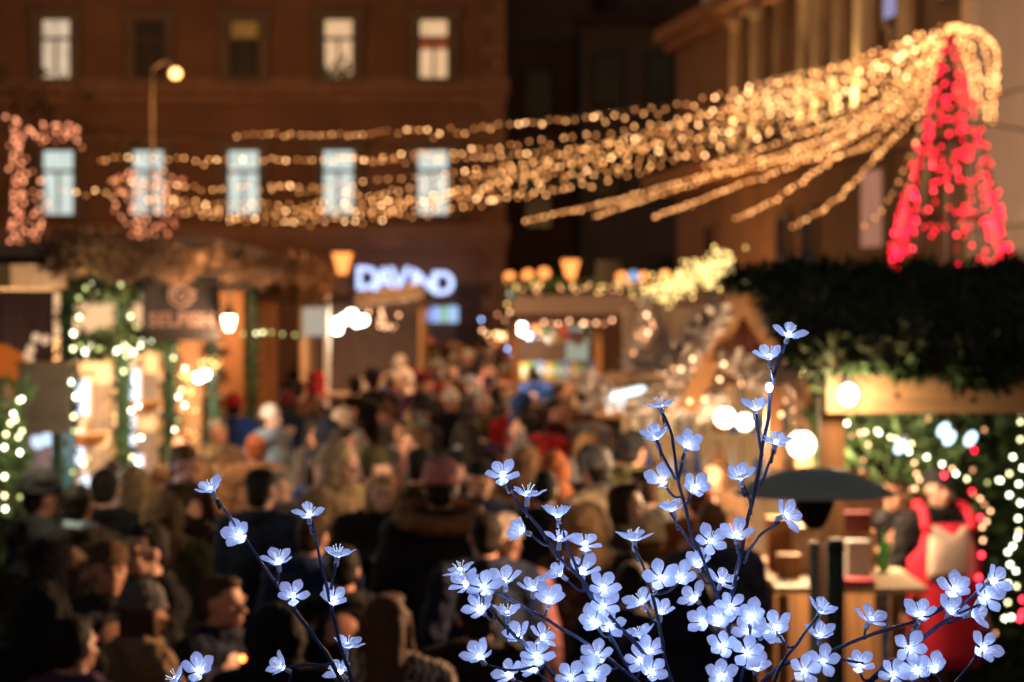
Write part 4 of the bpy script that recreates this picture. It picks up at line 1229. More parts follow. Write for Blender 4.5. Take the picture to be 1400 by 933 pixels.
# fairy lights of the near stall
def lamps_at(label, pix, Y, mats, r, cablepix):
    e = empty('light_string', P(*cablepix[0], Y), label, 'light string', 'fairy light strings of the near right stall')
    MB().tube(catmull([P(x, y, Y) for x, y in cablepix], 5), .0035, 4).build('cable', CABLE, e)
    bulbs_on(e, [P(x, y, Y) for x, y in pix], mats, r, 'fairy_light')
lamps_at('string of greenish bulbs sagging from the beam to the fir wall', [(1158, 579), (1183, 591), (1199, 589), (1202, 592), (1217, 598), (1225, 600), (1246, 607), (1243, 618), (1267, 625), (1288, 635), (1307, 648), (1322, 655), (1350, 660), (1365, 657)], 14.9, BG[1:]+BG, .0105, [(1140, 575), (1200, 592), (1246, 610), (1288, 636), (1322, 656), (1365, 657)])
lamps_at('string of copper bulbs hanging left under the beam', [(1130, 583), (1142, 594), (1164, 596), (1176, 592), (1187, 608), (1180, 629), (1178, 644), (1250, 633), (1253, 648), (1257, 656), (1246, 669), (1251, 668), (1269, 573), (1266, 563)], 14.7, BC, .0105, [(1130, 582), (1164, 596), (1187, 608), (1180, 644)])
lamps_at('vertical string of copper bulbs beside the red apron', [(1302, 641), (1330, 643), (1346, 588), (1340, 682), (1346, 690), (1354, 699), (1349, 713), (1343, 721), (1344, 739), (1361, 866), (1331, 676)], 14.9, BC, .0105, [(1300, 640), (1340, 680), (1354, 699), (1343, 722), (1345, 760), (1361, 866)])
lamps_at('zigzag string of white bulbs on the fir wall at the right edge', [(1395, 563), (1395, 577), (1395, 601), (1385, 625), (1380, 648), (1393, 662), (1380, 677), (1395, 688), (1392, 709), (1393, 727), (1391, 735), (1385, 747), (1378, 755), (1381, 772), (1389, 781), (1378, 798), (1390, 802), (1378, 824), (1374, 846), (1383, 844), (1368, 657), (1398, 640)], 15.0, BG[1:]+BG[2:]+BG, .0105, [(1396, 560), (1385, 625), (1393, 662), (1380, 677), (1394, 720), (1378, 755), (1389, 781), (1376, 846)])
lamps_at('few red bulbs among the firs by the apron', [(1332, 616), (1291, 650), (1329, 672), (1340, 708), (1342, 759), (1338, 790), (1398, 820), (1398, 838), (1394, 846)], 14.8, [BR[1], BR[2]], .013, [(1291, 650), (1329, 672), (1340, 708), (1338, 790), (1396, 845)])
def fixture(px, py, Y, label):
    e = empty('spot_lamp', P(px, py, Y), label, 'lamp', 'cold spot lamps under the near roof')
    M = Matrix.Rotation(R(35), 3, 'Y')
    MB().ell((0, 0, 0), (.030, .02, .048), 12, 8, M).build('bulb', MATS['tube_cold'], e, True, world=False)
    MB().lathe([(.03, .045), (.022, .07)], (0, 0, 0), 8, M=M).build('socket', IRON, e, world=False)
fixture(1290, 588, 14.6, 'cold spot lamp between the wooden planks under the fir swag')
fixture(1298, 599, 14.6, 'smaller cold spot lamp just below the one between the planks')
fixture(1231, 611, 14.6, 'cold spot lamp hanging left of the vendor')
fixture(1327, 600, 14.6, 'grey cold lamp beside the rightmost wooden plank')
plight('spot_light', P(1240, 600, 14.4), 38, (1, .70, .44), .05, bl)
# goods: sacks and parcels
def sack(px, py, Y, r, h, mat, label, cat='sack'):
    p = P(px, py, Y)
    e = empty('gift_sack', (p.x, p.y, p.z-h/2), label, cat)
    m = MB().lathe([(r*.7, 0), (r, h*.15), (r*1.02, h*.5), (r*.6, h*.78), (r*.4, h*.84), (r*.62, h*.97), (r*.5, h)], (0, 0, 0), 16)
    m.v = [(x*(1+.08*noise.noise(Vector((x*9, y*9, z*9)))), y*(1+.1*noise.noise(Vector((x*9+4, y*9, z*9)))), z) for x, y, z in m.v]
    m.build('bag', mat, e, True, world=False)
    MB().torus((0, 0, h*.83), r*.42, r*.07, n=16, m=6).build('ribbon', WHITE if mat is RED else RED, e, True, world=False)
PINK = pmat('pink_paper', (.75, .25, .25), .7, var=.1, bump=.1)
sack(1150, 622, 15.8, .13, .34, PINK, 'pink gift sack standing high behind the patio heater')
sack(1138, 608, 16.0, .07, .3, pmat('cream_paper', (.75, .6, .35), .7, bump=.1), 'narrow cream gift sack behind the pink one')
sack(1168, 634, 15.7, .09, .24, RED, 'small red gift sack right of the pink one')
# table with goods
tb = empty('table', P(1150, 810, 14.4), 'pale wooden table beside the dark post with boxes on it', 'table')
tz = P(0, 795, 14.2).z
for k in range(5):
    MB().box((P(1150, 0, 14.2).x, 13.85+k*.2, tz), (.86, .19, .035+.004*(k % 2))).build('table_board', PALEWOOD, tb)
for sx in (-.38, .38):
    for yy in (13.85, 14.6):
        MB().box((P(1150, 0, 14.2).x+sx, yy, tz/2-.02), (.06, .06, tz-.04)).build('leg', WOOD, tb)
def on_table(px, w, d, h, mat, label, name='box', Y=14.2, z=None, lidmat=None):
    x = P(px, 0, Y).x; z = (tz+.024) if z is None else z
    e = empty(name, (x, Y, z), label, name.split('_')[-1])
    MB().box((0, 0, h/2), (w, d, h)).build('body', mat, e, world=False)
    MB().box((0, 0, h+.008), (w+.01, d+.01, .016)).build('lid', lidmat or mat, e, world=False)
on_table(1172, .13, .1, .20, PAPER, 'white card box standing on the pale table', 'card_box')
on_table(1172, .18, .16, .018, RED, 'flat red tray on the pale table in front', 'flat_tray', 13.85)
on_table(1078, .12, .1, .12, WOOD, 'small wooden box at the left end of the pale table', 'wooden_box')
on_table(1100, .16, .12, .26, PALEWOOD, 'tall pale wooden box behind the heater pole', 'wooden_box', 14.5)
on_table(1065, .14, .14, .3, WOOD, 'stacked brown wooden box left of the heater pole', 'wooden_box', 14.6)
on_table(1170, .17, .14, .10, pmat('maroon_tin', (.16, .03, .035), .5, bump=0), 'maroon tin above the white card box', 'biscuit_tin', 14.45, tz+.27)
MB().box((P(1170, 0, 14.5).x, 14.55, tz+.135), (.24, .1, .26)).build('riser', WOOD, tb)
bt = ware('bottle', pmat('green_glass', (.05, .35, .06), .15, bump=0, spec=.6), (P(1208, 0, 14.4).x, 14.4, tz+.03), 'green bottle beside the wooden plank right of the table', None, 'bottle')
# patio heater
ph = empty('patio_heater', (P(1113, 0, 9).x, 9, 0), 'mushroom shaped patio heater with a wide dark hood', 'patio heater')
hz = P(0, 676, 9).z; R0 = 111/F*9
HOOD = pmat('heater_hood', (.58, .64, .57), .45, metal=.0, var=.15, bump=.03)
MB().lathe([(R0, hz), (R0*.985, hz+.006), (R0*.72, hz+.055), (R0*.42, hz+.088), (R0*.2, hz+.098), (.01, hz+.10), (.01, hz+.094), (R0*.2, hz+.09), (R0*.7, hz+.045), (R0*.96, hz+.002)], (ph.location.x, 9, 0), 40).build('hood', HOOD, ph, True)
MB().lathe([(.05, hz-.02), (.078, hz-.022), (.076, hz-.035), (.05, hz-.10), (.032, hz-.125), (.02, hz-.13)], (ph.location.x, 9, 0), 16).build('burner', IRON, ph, True)
for k in range(4):
    a = k*math.pi/2+.5
    MB().tube([(ph.location.x+.06*math.cos(a), 9+.06*math.sin(a), hz-.04), (ph.location.x+.09*math.cos(a), 9+.09*math.sin(a), hz+.09)], .006, 5).build('strut', STEEL, ph)
MB().lathe([(.2, 0), (.2, .65), (.16, .78), (.03, .8), (.019, .85), (.019, hz-.18)], (ph.location.x, 9, 0), 18).build('stand', STEEL, ph, True)
# dark bollard post in front
dp = empty('sign_post', (P(1142, 0, 9.6).x, 9.6, 0), 'thick dark post standing right of the patio heater pole', 'post')
MB().lathe([(.06, 0), (.05, .04), (.036, .06), (.036, P(0, 742, 9.6).z), (.03, P(0, 737, 9.6).z)], (dp.location.x, 9.6, 0), 16).build('shaft', pmat('post_paint', (.03, .05, .055), .35, bump=.02), dp, True)
MB().lathe([(.042, P(0, 752, 9.6).z), (.042, P(0, 747, 9.6).z)], (dp.location.x, 9.6, 0), 16).build('collar', IRON, dp)
# red tail light glow on a push-chair handle, low left
rl = empty('tail_light', P(331, 901, 8.6), 'small glowing red light low among the dark coats on the left', 'light')
MB().lathe([(.006, -.012), (.011, -.004), (.009, .006), (.003, .01)], (0, 0, 0), 12, M=Matrix.Rotation(R(90), 3, 'X')).build('lens', emat('tail_red', (1.0, .12, .02), 20), rl, True, world=False)
MB().box((0, .016, 0), (.026, .014, .03)).build('housing', IRON, rl, world=False)
# ================================================================ people
def remesh(mb, name, voxel, ratio, mat, smooth_it=4, disp=0.0, dscale=6.0):
    me = mb.mesh(name+'_raw')
    o = bpy.data.objects.new('tmp', me); C.objects.link(o)
    m = o.modifiers.new('r', 'REMESH'); m.mode = 'VOXEL'; m.voxel_size = voxel
    s = o.modifiers.new('s', 'SMOOTH'); s.iterations = smooth_it; s.factor = 0.5
    d = o.modifiers.new('d', 'DECIMATE'); d.ratio = ratio
    dg = bpy.context.evaluated_depsgraph_get()
    out = bpy.data.meshes.new_from_object(o.evaluated_get(dg))
    bpy.data.objects.remove(o); bpy.data.meshes.remove(me)
    out.name = name
    if disp:
        for v in out.vertices:
            n = noise.noise(Vector(v.co)*dscale)+0.5*noise.noise(Vector(v.co)*dscale*2.3+Vector((3, 1, 7)))
            v.co += v.normal*n*disp
    out.materials.clear(); out.materials.append(mat)
    out.polygons.foreach_set('use_smooth', [True]*len(out.polygons))
    return out

# skeletons face -Y, height 1.72; wrist/elbow per pose
SH = 0.19
POSES = {
 'relaxed': dict(el=[(-.25, .02, 1.12), (.25, .02, 1.12)], wr=[(-.25, -.06, .87), (.25, -.06, .87)], kn=[(-.1, -.02, .49), (.1, -.02, .49)], an=[(-.11, .02, .08), (.11, .02, .08)], hd=(0, -.01)),
 'cup': dict(el=[(-.24, -.02, 1.13), (.24, -.02, 1.13)], wr=[(-.08, -.27, 1.20), (.10, -.26, 1.24)], kn=[(-.1, -.02, .49), (.1, -.02, .49)], an=[(-.11, .02, .08), (.11, .02, .08)], hd=(0, -.03)),
 'phone': dict(el=[(-.25, .02, 1.12), (.24, -.16, 1.20)], wr=[(-.22, -.08, .88), (.12, -.30, 1.44)], kn=[(-.1, -.02, .49), (.1, -.02, .49)], an=[(-.11, .02, .08), (.11, .02, .08)], hd=(0, -.02)),
 'walk': dict(el=[(-.25, -.10, 1.14), (.25, .12, 1.14)], wr=[(-.23, -.28, .98), (.24, .04, .90)], kn=[(-.09, .02, .49), (.1, -.18, .52)], an=[(-.09, .24, .14), (.1, -.22, .08)], hd=(0, -.03)),
}
def skeleton(p):
    d = dict(POSES[p])
    d['sh'] = [(-SH, .01, 1.375), (SH, .01, 1.375)]
    d['hip'] = [(-.09, .01, .88), (.09, .01, .88)]
    return d
def make_body(p):
    k = skeleton(p); m = MB(); hx, hy = k['hd']
    m.ell((hx, hy+.012, 1.612), (.074, .093, .104), 20, 14)
    m.ell((hx, hy-.03, 1.545), (.056, .062, .062), 16, 10)             # jaw
    m.ell((hx, hy-.072, 1.508), (.022, .02, .018), 10, 8)              # chin
    m.cap((hx, hy-.088, 1.60), (hx, hy-.112, 1.566), .009, .015, 8)   # nose
    m.cap((hx-.045, hy-.072, 1.622), (hx+.045, hy-.072, 1.622), .014, .014, 8)  # brow
    m.ell((hx, hy-.083, 1.528), (.024, .012, .010), 10, 6)             # lips
    for s in (-1, 1):
        m.ell((hx+s*.077, hy+.015, 1.59), (.012, .02, .033), 8, 8)
        m.ell((hx+s*.038, hy-.062, 1.568), (.024, .022, .022), 8, 6)   # cheek
    m.cap((0, .02, 1.38), (hx, hy+.02, 1.55), .062, .056, 14)
    m.ell((0, .01, 1.26), (.17, .11, .19), 18, 12); m.ell((0, .01, 1.03), (.148, .108, .2), 18, 12); m.ell((0, .015, .90), (.163, .118, .13), 18, 12)
    m.cap(k['sh'][0], k['sh'][1], .062, .062, 12)
    for i in (0, 1):
        s = -1 if i == 0 else 1
        m.cap(k['sh'][i], k['el'][i], .055, .043, 12); m.cap(k['el'][i], k['wr'][i], .042, .029, 12)
        w = Vector(k['wr'][i]); d = (w-Vector(k['el'][i])).normalized()
        side = d.cross(Vector((0, 1, 0) if abs(d.y) < .8 else (0, 0, 1))).normalized()
        pal = w+d*.05
        for q in range(4):
            off = side*(q-1.5)*.019
            L = (.062, .075, .07, .055)[q]
            b0 = w+off*.7+d*.02; b1 = w+off+d*.095
            m.cap(b0, b1, .013, .012, 8)
            nrm = d.cross(side)
            tip1 = b1+(d*.8+nrm*.5*s).normalized()*L*.55
            m.cap(b1, tip1, .0095, .009, 8); m.cap(tip1, tip1+(d*.4+nrm*.9*s).normalized()*L*.45, .009, .007, 8)
        th = w+d*.03+side*.03*(-s)
        m.cap(w+d*.015, th+d*.02, .015, .012, 8); m.cap(th+d*.02, th+d*.06+side*.012*(-s), .011, .008, 8)
        m.cap(k['hip'][i], k['kn'][i], .085, .057, 14); m.cap(k['kn'][i], k['an'][i], .055, .038, 12)
        a = Vector(k['an'][i]); m.cap(a+Vector((0, .02, -.035)), a+Vector((0, -.15, -.045)), .04, .03, 10)
    return remesh(m, 'person', .0095, .30, SKIN, 3)
def make_coat(p, kind):
    k = skeleton(p); m = MB()
    g = {'jacket': .028, 'parka': .045, 'long_coat': .033}[kind]
    m.ell((0, .01, 1.25), (.18+g, .12+g, .2), 18, 12); m.ell((0, .01, 1.04), (.16+g, .115+g, .24), 18, 12)
    bot = {'jacket': .80, 'parka': .68, 'long_coat': .45}[kind]
    m.lathe([(.12, bot), (.2+g*.6+(.03 if kind == 'long_coat' else 0), bot+.005), (.205+g*.5, .9), (.19+g*.6, 1.05), (.185+g*.5, 1.2), (.10, 1.3)], (0, .01, 0), 20)
    m.v = [(x, .01+(y-.01)*.72 if abs(z-1.25) < 2 else y, z) for x, y, z in m.v]
    m.cap(k['sh'][0], k['sh'][1], .062+g, .062+g, 14)
    m.cap((-.1, .015, 1.42), (.1, .015, 1.42), .055+g*.6, .055+g*.6, 12)
    for i in (0, 1):
        m.cap(k['sh'][i], k['el'][i], .058+g*.8, .052+g*.7, 12); m.cap(k['el'][i], Vector(k['el'][i]).lerp(Vector(k['wr'][i]), .93), .052+g*.7, .04+g*.4, 12)
    m.torus((0, .012, 1.46), .085, .03+g*.3, n=20, m=8, sx=1, sy=.9)
    return remesh(m, 'coat', .014, .32, CLOTH, 2, disp=.012, dscale=7)
def make_trousers(p):
    k = skeleton(p); m = MB()
    m.ell((0, .015, .90), (.178, .132, .14), 18, 10)
    for i in (0, 1):
        m.cap(k['hip'][i], k['kn'][i], .10, .075, 12); m.cap(k['kn'][i], Vector(k['kn'][i]).lerp(Vector(k['an'][i]), .9), .073, .062, 12)
    return remesh(m, 'trousers', .016, .3, CLOTH, 2, disp=.008, dscale=9)
def make_boot(p, i):
    a = Vector(skeleton(p)['an'][i]); m = MB()
    m.cap(a+Vector((0, .01, .12)), a+Vector((0, .02, -.01)), .06, .055, 10)
    m.cap(a+Vector((0, .025, -.035)), a+Vector((0, -.16, -.042)), .05, .042, 10)
    return remesh(m, 'boot', .014, .35, CLOTH, 2)

BODY = {p: make_body(p) for p in POSES}
COAT = {(p, c): make_coat(p, c) for p in POSES for c in ('jacket', 'parka', 'long_coat')}
TROU = {p: make_trousers(p) for p in POSES}
BOOT = {(p, i): make_boot(p, i) for p in POSES for i in (0, 1)}

def noisy(m, amp, sc):
    m.v = [tuple(Vector(v)*(1)+Vector((noise.noise(Vector(v)*sc), noise.noise(Vector(v)*sc+Vector((9, 0, 0))), noise.noise(Vector(v)*sc+Vector((0, 9, 0)))))*amp) for v in m.v]
    return m
# headwear around the origin of the standard head (0,0,1.60)
def hw_short():
    m = MB(); m.ell((0, .026, 1.637), (.084, .092, .089), 18, 12); m.ell((0, .055, 1.58), (.072, .055, .07), 14, 10)
    m.ell((0, -.03, 1.69), (.06, .055, .034), 12, 8)
    return remesh(noisy(m, .006, 20), 'hair', .010, .4, HAIR, 2, .004, 30)
def hw_bun():
    m = MB(); m.ell((0, .026, 1.635), (.085, .094, .09), 18, 12); m.ell((0, .10, 1.70), (.048, .048, .045), 12, 8)
    m.ell((0, .055, 1.58), (.072, .055, .07), 14, 10)
    return remesh(m, 'hair', .011, .4, HAIR, 2, .004, 30)
def hw_bob():
    m = MB(); m.ell((0, .026, 1.637), (.089, .099, .092), 18, 12)
    m.cap((-.072, .0, 1.62), (-.082, -.012, 1.49), .032, .026, 10); m.cap((.072, .0, 1.62), (.082, -.012, 1.49), .032, .026, 10)
    m.ell((0, .06, 1.55), (.088, .06, .12), 14, 10); m.ell((.02, -.045, 1.70), (.062, .05, .034), 12, 8)
    return remesh(m, 'hair', .011, .4, HAIR, 2, .006, 25)
def hw_long():
    m = MB(); m.ell((0, .026, 1.637), (.090, .1, .094), 18, 12)
    for s in (-1, 1):
        m.cap((s*.074, .0, 1.63), (s*.092, -.03, 1.45), .033, .03, 10); m.cap((s*.092, -.03, 1.45), (s*.10, -.085, 1.28), .032, .018, 10)
    m.cap((0, .06, 1.6), (0, .105, 1.36), .085, .075, 14); m.cap((0, .105, 1.36), (0, .125, 1.2), .078, .04, 14)
    m.ell((-.02, -.045, 1.70), (.062, .05, .034), 12, 8)
    return remesh(m, 'hair', .011, .4, HAIR, 2, .007, 22)
def hw_beanie(pom=False):
    m = MB(); m.lathe([(.092, 1.618), (.096, 1.63), (.095, 1.66), (.088, 1.70), (.068, 1.735), (.035, 1.755), (.004, 1.762)], (0, .012, 0), 22)
    m.torus((0, .012, 1.632), .086, .014, n=24, m=8, sy=1.06)
    m.v = [(x, .012+(y-.012)*1.12, z) for x, y, z in m.v]
    if pom: m.ell((0, .02, 1.79), .042, 12, 8)
    return remesh(m, 'hat', .010, .4, CLOTH, 1, .004, 40)
def hw_cap():
    m = MB(); m.lathe([(.088, 1.635), (.092, 1.66), (.088, 1.70), (.07, 1.725), (.02, 1.738), (.003, 1.74)], (0, .012, 0), 22)
    m.v = [(x, .012+(y-.012)*1.12, z) for x, y, z in m.v]
    m.ell((0, -.11, 1.65), (.065, .06, .010), 16, 8)
    return remesh(m, 'hat', .009, .5, CLOTH, 1)
def hw_hood(fur=False):
    m = MB(); m.ell((0, .045, 1.615), (.125, .125, .145), 20, 14); m.ell((0, .06, 1.46), (.15, .11, .10), 18, 10)
    me = remesh(m, 'hood', .013, .4, CLOTH, 2, .01, 10)
    return me
def hood_rim():
    m = MB(); M = Matrix.Rotation(R(80), 3, 'X')
    m.torus((0, -.035, 1.60), .112, .022, M, 36, 10, sx=.95, sy=1.22)
    m = noisy(m, .010, 34)
    return remesh(m, 'fur_trim', .011, .5, HAIR, 1, .010, 55)
def big_fur():
    m = MB(); M = Matrix.Rotation(R(-20), 3, 'X')
    m.torus((0, .05, 1.46), .155, .05, M, 36, 12, sx=1.0, sy=.8)
    m = noisy(m, .012, 24)
    return remesh(m, 'fur_hood', .014, .5, HAIR, 1, .014, 45)
def scarf():
    m = MB(); m.torus((0, .0, 1.47), .082, .038, Matrix.Rotation(R(10), 3, 'X'), 28, 10); m.cap((.06, -.09, 1.44), (.09, -.13, 1.22), .035, .03, 10)
    return remesh(noisy(m, .01, 15), 'scarf', .012, .4, CLOTH, 1, .008, 20)
def backpack():
    m = MB(); m.ell((0, .235, 1.2), (.15, .10, .22), 16, 12); m.ell((0, .30, 1.12), (.11, .06, .11), 14, 10)
    for s in (-1, 1): m.tube(catmull([(s*.09, .17, 1.36), (s*.11, .02, 1.455), (s*.115, -.145, 1.34), (s*.13, -.15, 1.18), (s*.15, .08, 1.06)], 5), .018, 6)
    return remesh(m, 'backpack', .014, .4, CLOTH, 1, .008, 12)
HW = {'short': hw_short(), 'bun': hw_bun(), 'bob': hw_bob(), 'long': hw_long(), 'beanie': hw_beanie(), 'bobble': hw_beanie(True), 'cap': hw_cap(), 'hood': hw_hood()}
RIM = hood_rim(); BIGFUR = big_fur(); SCARF = scarf(); PACK = backpack()
EYEW = pmat('eye_dark', (.02, .015, .012), .2, bump=0, var=0)
LIPM = pmat('lip', (.35, .10, .08), .5, bump=0, var=.1)
EYE = MB().ell((0, 0, 0), (.0125, .006, .008), 10, 6).mesh('eye', EYEW, True)
BROW = MB().cap((-.016, 0, 0), (.016, 0, .002), .0042, .003, 6).mesh('eyebrow', HAIR, True)
MOUTH = MB().ell((0, 0, 0), (.021, .006, .0065), 10, 6).mesh('mouth', LIPM, True)

COL = {'black': (.012, .012, .015), 'dark navy': (.012, .018, .045), 'navy': (.02, .04, .12), 'charcoal': (.035, .033, .036), 'grey': (.15, .145, .15), 'dark brown': (.045, .026, .018), 'brown': (.12, .065, .035), 'tan': (.30, .20, .11),  # dark coats by the blossoms carry their blue glow as navy colour
       'beige': (.45, .33, .22), 'olive': (.075, .07, .03), 'dark green': (.02, .045, .03), 'red': (.5, .025, .035), 'wine red': (.14, .015, .025), 'pink': (.55, .24, .24), 'cream': (.62, .52, .42), 'white': (.75, .70, .66),
       'blue': (.03, .08, .28), 'pale blue': (.3, .4, .5), 'purple': (.10, .04, .13), 'rust': (.28, .085, .03), 'light grey': (.4, .39, .39)}
HAIRC = {'black': (.012, .009, .008), 'dark brown': (.03, .016, .010), 'brown': (.075, .038, .018), 'blond': (.36, .21, .09), 'grey': (.25, .23, .21), 'auburn': (.13, .035, .014)}
SKINS = [(.58, .29, .20), (.64, .35, .26), (.50, .25, .17), (.68, .40, .31)]
people = []
def person(x, y, face, H, pose, coat, ccol, hw, hcol, label, hat=None, hatcol=None, trim=None, scarfcol=None, pack=None, detail=False, group='crowd in the market alley', trou=None):
    """face: degrees, 0 = looking at the camera, 180 = walking away, 90 = looking to the right of the picture."""
    s = H/1.735
    if hat in ('bobble',): s = H/1.80
    o = bpy.data.objects.new('person', BODY[pose]); C.objects.link(o)
    wd = random.uniform(.95, 1.08)
    o.location = (x, y, 0); o.rotation_euler = (R(random.uniform(-2, 4)), R(random.uniform(-2.5, 2.5)), R(face)); o.scale = (s*wd, s*wd, s)
    o.color = (*random.choice(SKINS), 1)
    tag(o, label, 'person', group)
    def kid(name, me, col):
        c = bpy.data.objects.new(name, me); C.objects.link(c); c.parent = o; c.color = (*col, 1); return c
    kid('coat', COAT[(pose, coat)], COL[ccol])
    kid('trousers', TROU[pose], COL[trou or random.choice(('black', 'dark navy', 'charcoal', 'navy'))])
    for i in (0, 1): kid('boot', BOOT[(pose, i)], COL[random.choice(('black', 'dark brown'))])
    hx, hy = POSES[pose]['hd']
    def head(name, me, col):
        c = kid(name, me, col); c.location = (hx, hy+.01, 0); return c
    if hat != 'hood' or hw in ('bob', 'long'):
        h = head('hair', HW[hw], HAIRC[hcol])
        if hat in ('beanie', 'bobble', 'cap') and hw in ('bob', 'long', 'short', 'bun'):
            h.scale = (.97, .97, .965); h.location.z = .045
    if hat: 
        c = head('hood' if hat == 'hood' else 'hat', HW[hat], COL[hatcol or ccol])
        if trim: head('fur_trim', RIM, COL[trim])
    elif trim:
        kid('fur_hood', BIGFUR, COL[trim])
    if scarfcol: kid('scarf', SCARF, COL[scarfcol])
    if pack: kid('backpack', PACK, COL[pack])
    if detail:
        for q in (-1, 1):
            e = kid('eye', EYE, (0, 0, 0)); e.location = (hx+q*.031, hy-.0815, 1.601)
            e = kid('eyebrow', BROW, HAIRC[hcol]); e.location = (hx+q*.032, hy-.089, 1.628)
        e = kid('mouth', MOUTH, (0, 0, 0)); e.location = (hx, hy-.0955, 1.528)
    people.append((x, y))
    return o
def at_head(px, top, H):
    Y = (CAMZ-H)*F/(top-HZ)
    return (px-700)/F*Y, Y

def named(px, top, H, face, pose, coat, ccol, hw, hcol, label, **k):
    x, y = at_head(px, top, H)
    return person(x, y, face, H, pose, coat, ccol, hw, hcol, label, detail=(abs((face+180) % 360-180) < 100), **k)
N = named
# front rows, left to right
N(45, 645, 1.80, 120, 'relaxed', 'parka', 'black', 'short', 'black', 'tall person in black with a black beanie at the far left before the notice board', hat='beanie', hatcol='black')
N(108, 660, 1.74, 170, 'relaxed', 'jacket', 'dark brown', 'short', 'black', 'dark haired person in a brown jacket and pale blue scarf seen from behind at left', scarfcol='pale blue')
N(142, 638, 1.78, 180, 'relaxed', 'jacket', 'black', 'short', 'black', 'slim dark person seen from behind before the lit left bay')
N(193, 640, 1.66, 200, 'cup', 'parka', 'brown', 'bob', 'brown', 'person with a brown hood and tan trim below the second left post', hat='hood', hatcol='tan', trim='brown')
N(262, 607, 1.80, 60, 'cup', 'jacket', 'dark brown', 'short', 'dark brown', 'man in a flat brown cap turned to the right beside the golden bulbs', hat='cap', hatcol='brown')
N(208, 678, 1.66, 190, 'relaxed', 'parka', 'olive', 'long', 'brown', 'person in a big tan hood with pale fur trim behind the dark haired man', hat='hood', hatcol='brown', trim='tan')
N(216, 708, 1.76, -50, 'phone', 'jacket', 'black', 'short', 'black', 'dark haired man in black looking down to the left in the second row')
N(128, 738, 1.70, 25, 'relaxed', 'jacket', 'charcoal', 'short', 'dark brown', 'person with glasses and a brown cap facing the camera at lower left', hat='cap', hatcol='brown')
N(290, 786, 1.60, 60, 'walk', 'jacket', 'dark navy', 'short', 'brown', 'brown haired person looking right at the bottom left beside the blossom twig')
N(196, 800, 1.58, 120, 'walk', 'parka', 'tan', 'bob', 'brown', 'short person in a tan coat and grey beanie walking right at bottom left', hat='beanie', hatcol='grey')
N(50, 800, 1.62, 200, 'relaxed', 'parka', 'black', 'short', 'black', 'person in a black hood in the dark bottom left corner', hat='hood', hatcol='black')
N(110, 838, 1.60, 150, 'relaxed', 'jacket', 'purple', 'short', 'black', 'person in a dark purple jacket at the bottom left', )
N(362, 640, 1.78, 160, 'relaxed', 'parka', 'dark navy', 'short', 'black', 'broad man in a dark navy parka and black cap behind the left blossoms', hat='cap', hatcol='black')
N(345, 592, 1.70, 200, 'relaxed', 'parka', 'brown', 'short', 'auburn', 'auburn haired person in brown above the left blossom twig', )
N(455, 607, 1.84, 50, 'relaxed', 'parka', 'tan', 'short', 'dark brown', 'man with a beige hood up looking to the right behind the left blossoms', hat='hood', hatcol='beige')
N(508, 648, 1.68, 10, 'cup', 'parka', 'black', 'bob', 'blond', 'blond woman in a black coat facing the camera left of the fur hooded back')
N(588, 632, 1.90, 180, 'relaxed', 'parka', 'black', 'short', 'black', 'large person in black seen from behind with tawny fur hood and pink beanie', hat='beanie', hatcol='pink')
kk = people[-1]
kp = [o for o in C.objects if o.name.startswith('person')][-1]
c = bpy.data.objects.new('fur_hood', BIGFUR); C.objects.link(c); c.parent = kp; c.color = (.19, .095, .04, 1); c.scale = (1.15, 1.1, 1.0)
N(540, 812, 1.66, 180, 'relaxed', 'jacket', 'charcoal', 'long', 'brown', 'long haired woman in a chunky patterned cardigan seen from behind at bottom middle')
ck = [o for o in C.objects if o.name.startswith('person')][-1]
def knit():
    m, t, b, out = nodes('chunky_knit')
    tc = t.nodes.new('ShaderNodeTexCoord')
    wv = t.nodes.new('ShaderNodeTexWave'); wv.inputs['Scale'].default_value = 9; wv.inputs['Distortion'].default_value = 9; wv.inputs['Detail'].default_value = 1.5; wv.inputs['Detail Scale'].default_value = 2.2
    t.links.new(tc.outputs['Object'], wv.inputs['Vector'])
    ra = t.nodes.new('ShaderNodeValToRGB'); ra.color_ramp.elements[0].position = .4; ra.color_ramp.elements[1].position = .58
    ra.color_ramp.elements[0].color = (.06, .045, .05, 1); ra.color_ramp.elements[1].color = (.75, .58, .5, 1)
    t.links.new(wv.outputs[0], ra.inputs[0]); t.links.new(ra.outputs[0], b.inputs['Base Color'])
    bp = t.nodes.new('ShaderNodeBump'); bp.inputs['Strength'].default_value = .8; bp.inputs['Distance'].default_value = .02
    t.links.new(wv.outputs[0], bp.inputs['Height']); t.links.new(bp.outputs[0], b.inputs['Normal'])
    b.inputs['Roughness'].default_value = .9
    return m
for c in C.objects:
    if c.parent is ck and c.name.startswith('coat'):
        c.data = c.data.copy(); c.data.materials.clear(); c.data.materials.append(knit())
    if c.parent is ck and c.name.startswith('hair'): c.color = (.13, .06, .03, 1)
N(640, 628, 1.74, 20, 'relaxed', 'jacket', 'dark navy', 'short', 'dark brown', 'man with a ruddy face and dark hat just right of the pink beanie', hat='cap', hatcol='black')
N(566, 612, 1.76, 150, 'cup', 'jacket', 'dark brown', 'short', 'black', 'man in a black cap right above the pink beanie', hat='cap', hatcol='black')
N(540, 574, 1.66, 20, 'relaxed', 'parka', 'grey', 'bob', 'brown', 'brown haired child like figure wrapped in a pale grey scarf in the middle', scarfcol='light grey')
N(512, 612, 1.72, 100, 'relaxed', 'jacket', 'wine red', 'short', 'brown', 'person in an olive beanie and wine red jacket behind the blond woman', hat='beanie', hatcol='olive')
N(585, 582, 1.74, -60, 'relaxed', 'jacket', 'charcoal', 'short', 'brown', 'person in profile with a greenish grey beanie looking left in the middle', hat='beanie', hatcol='olive')
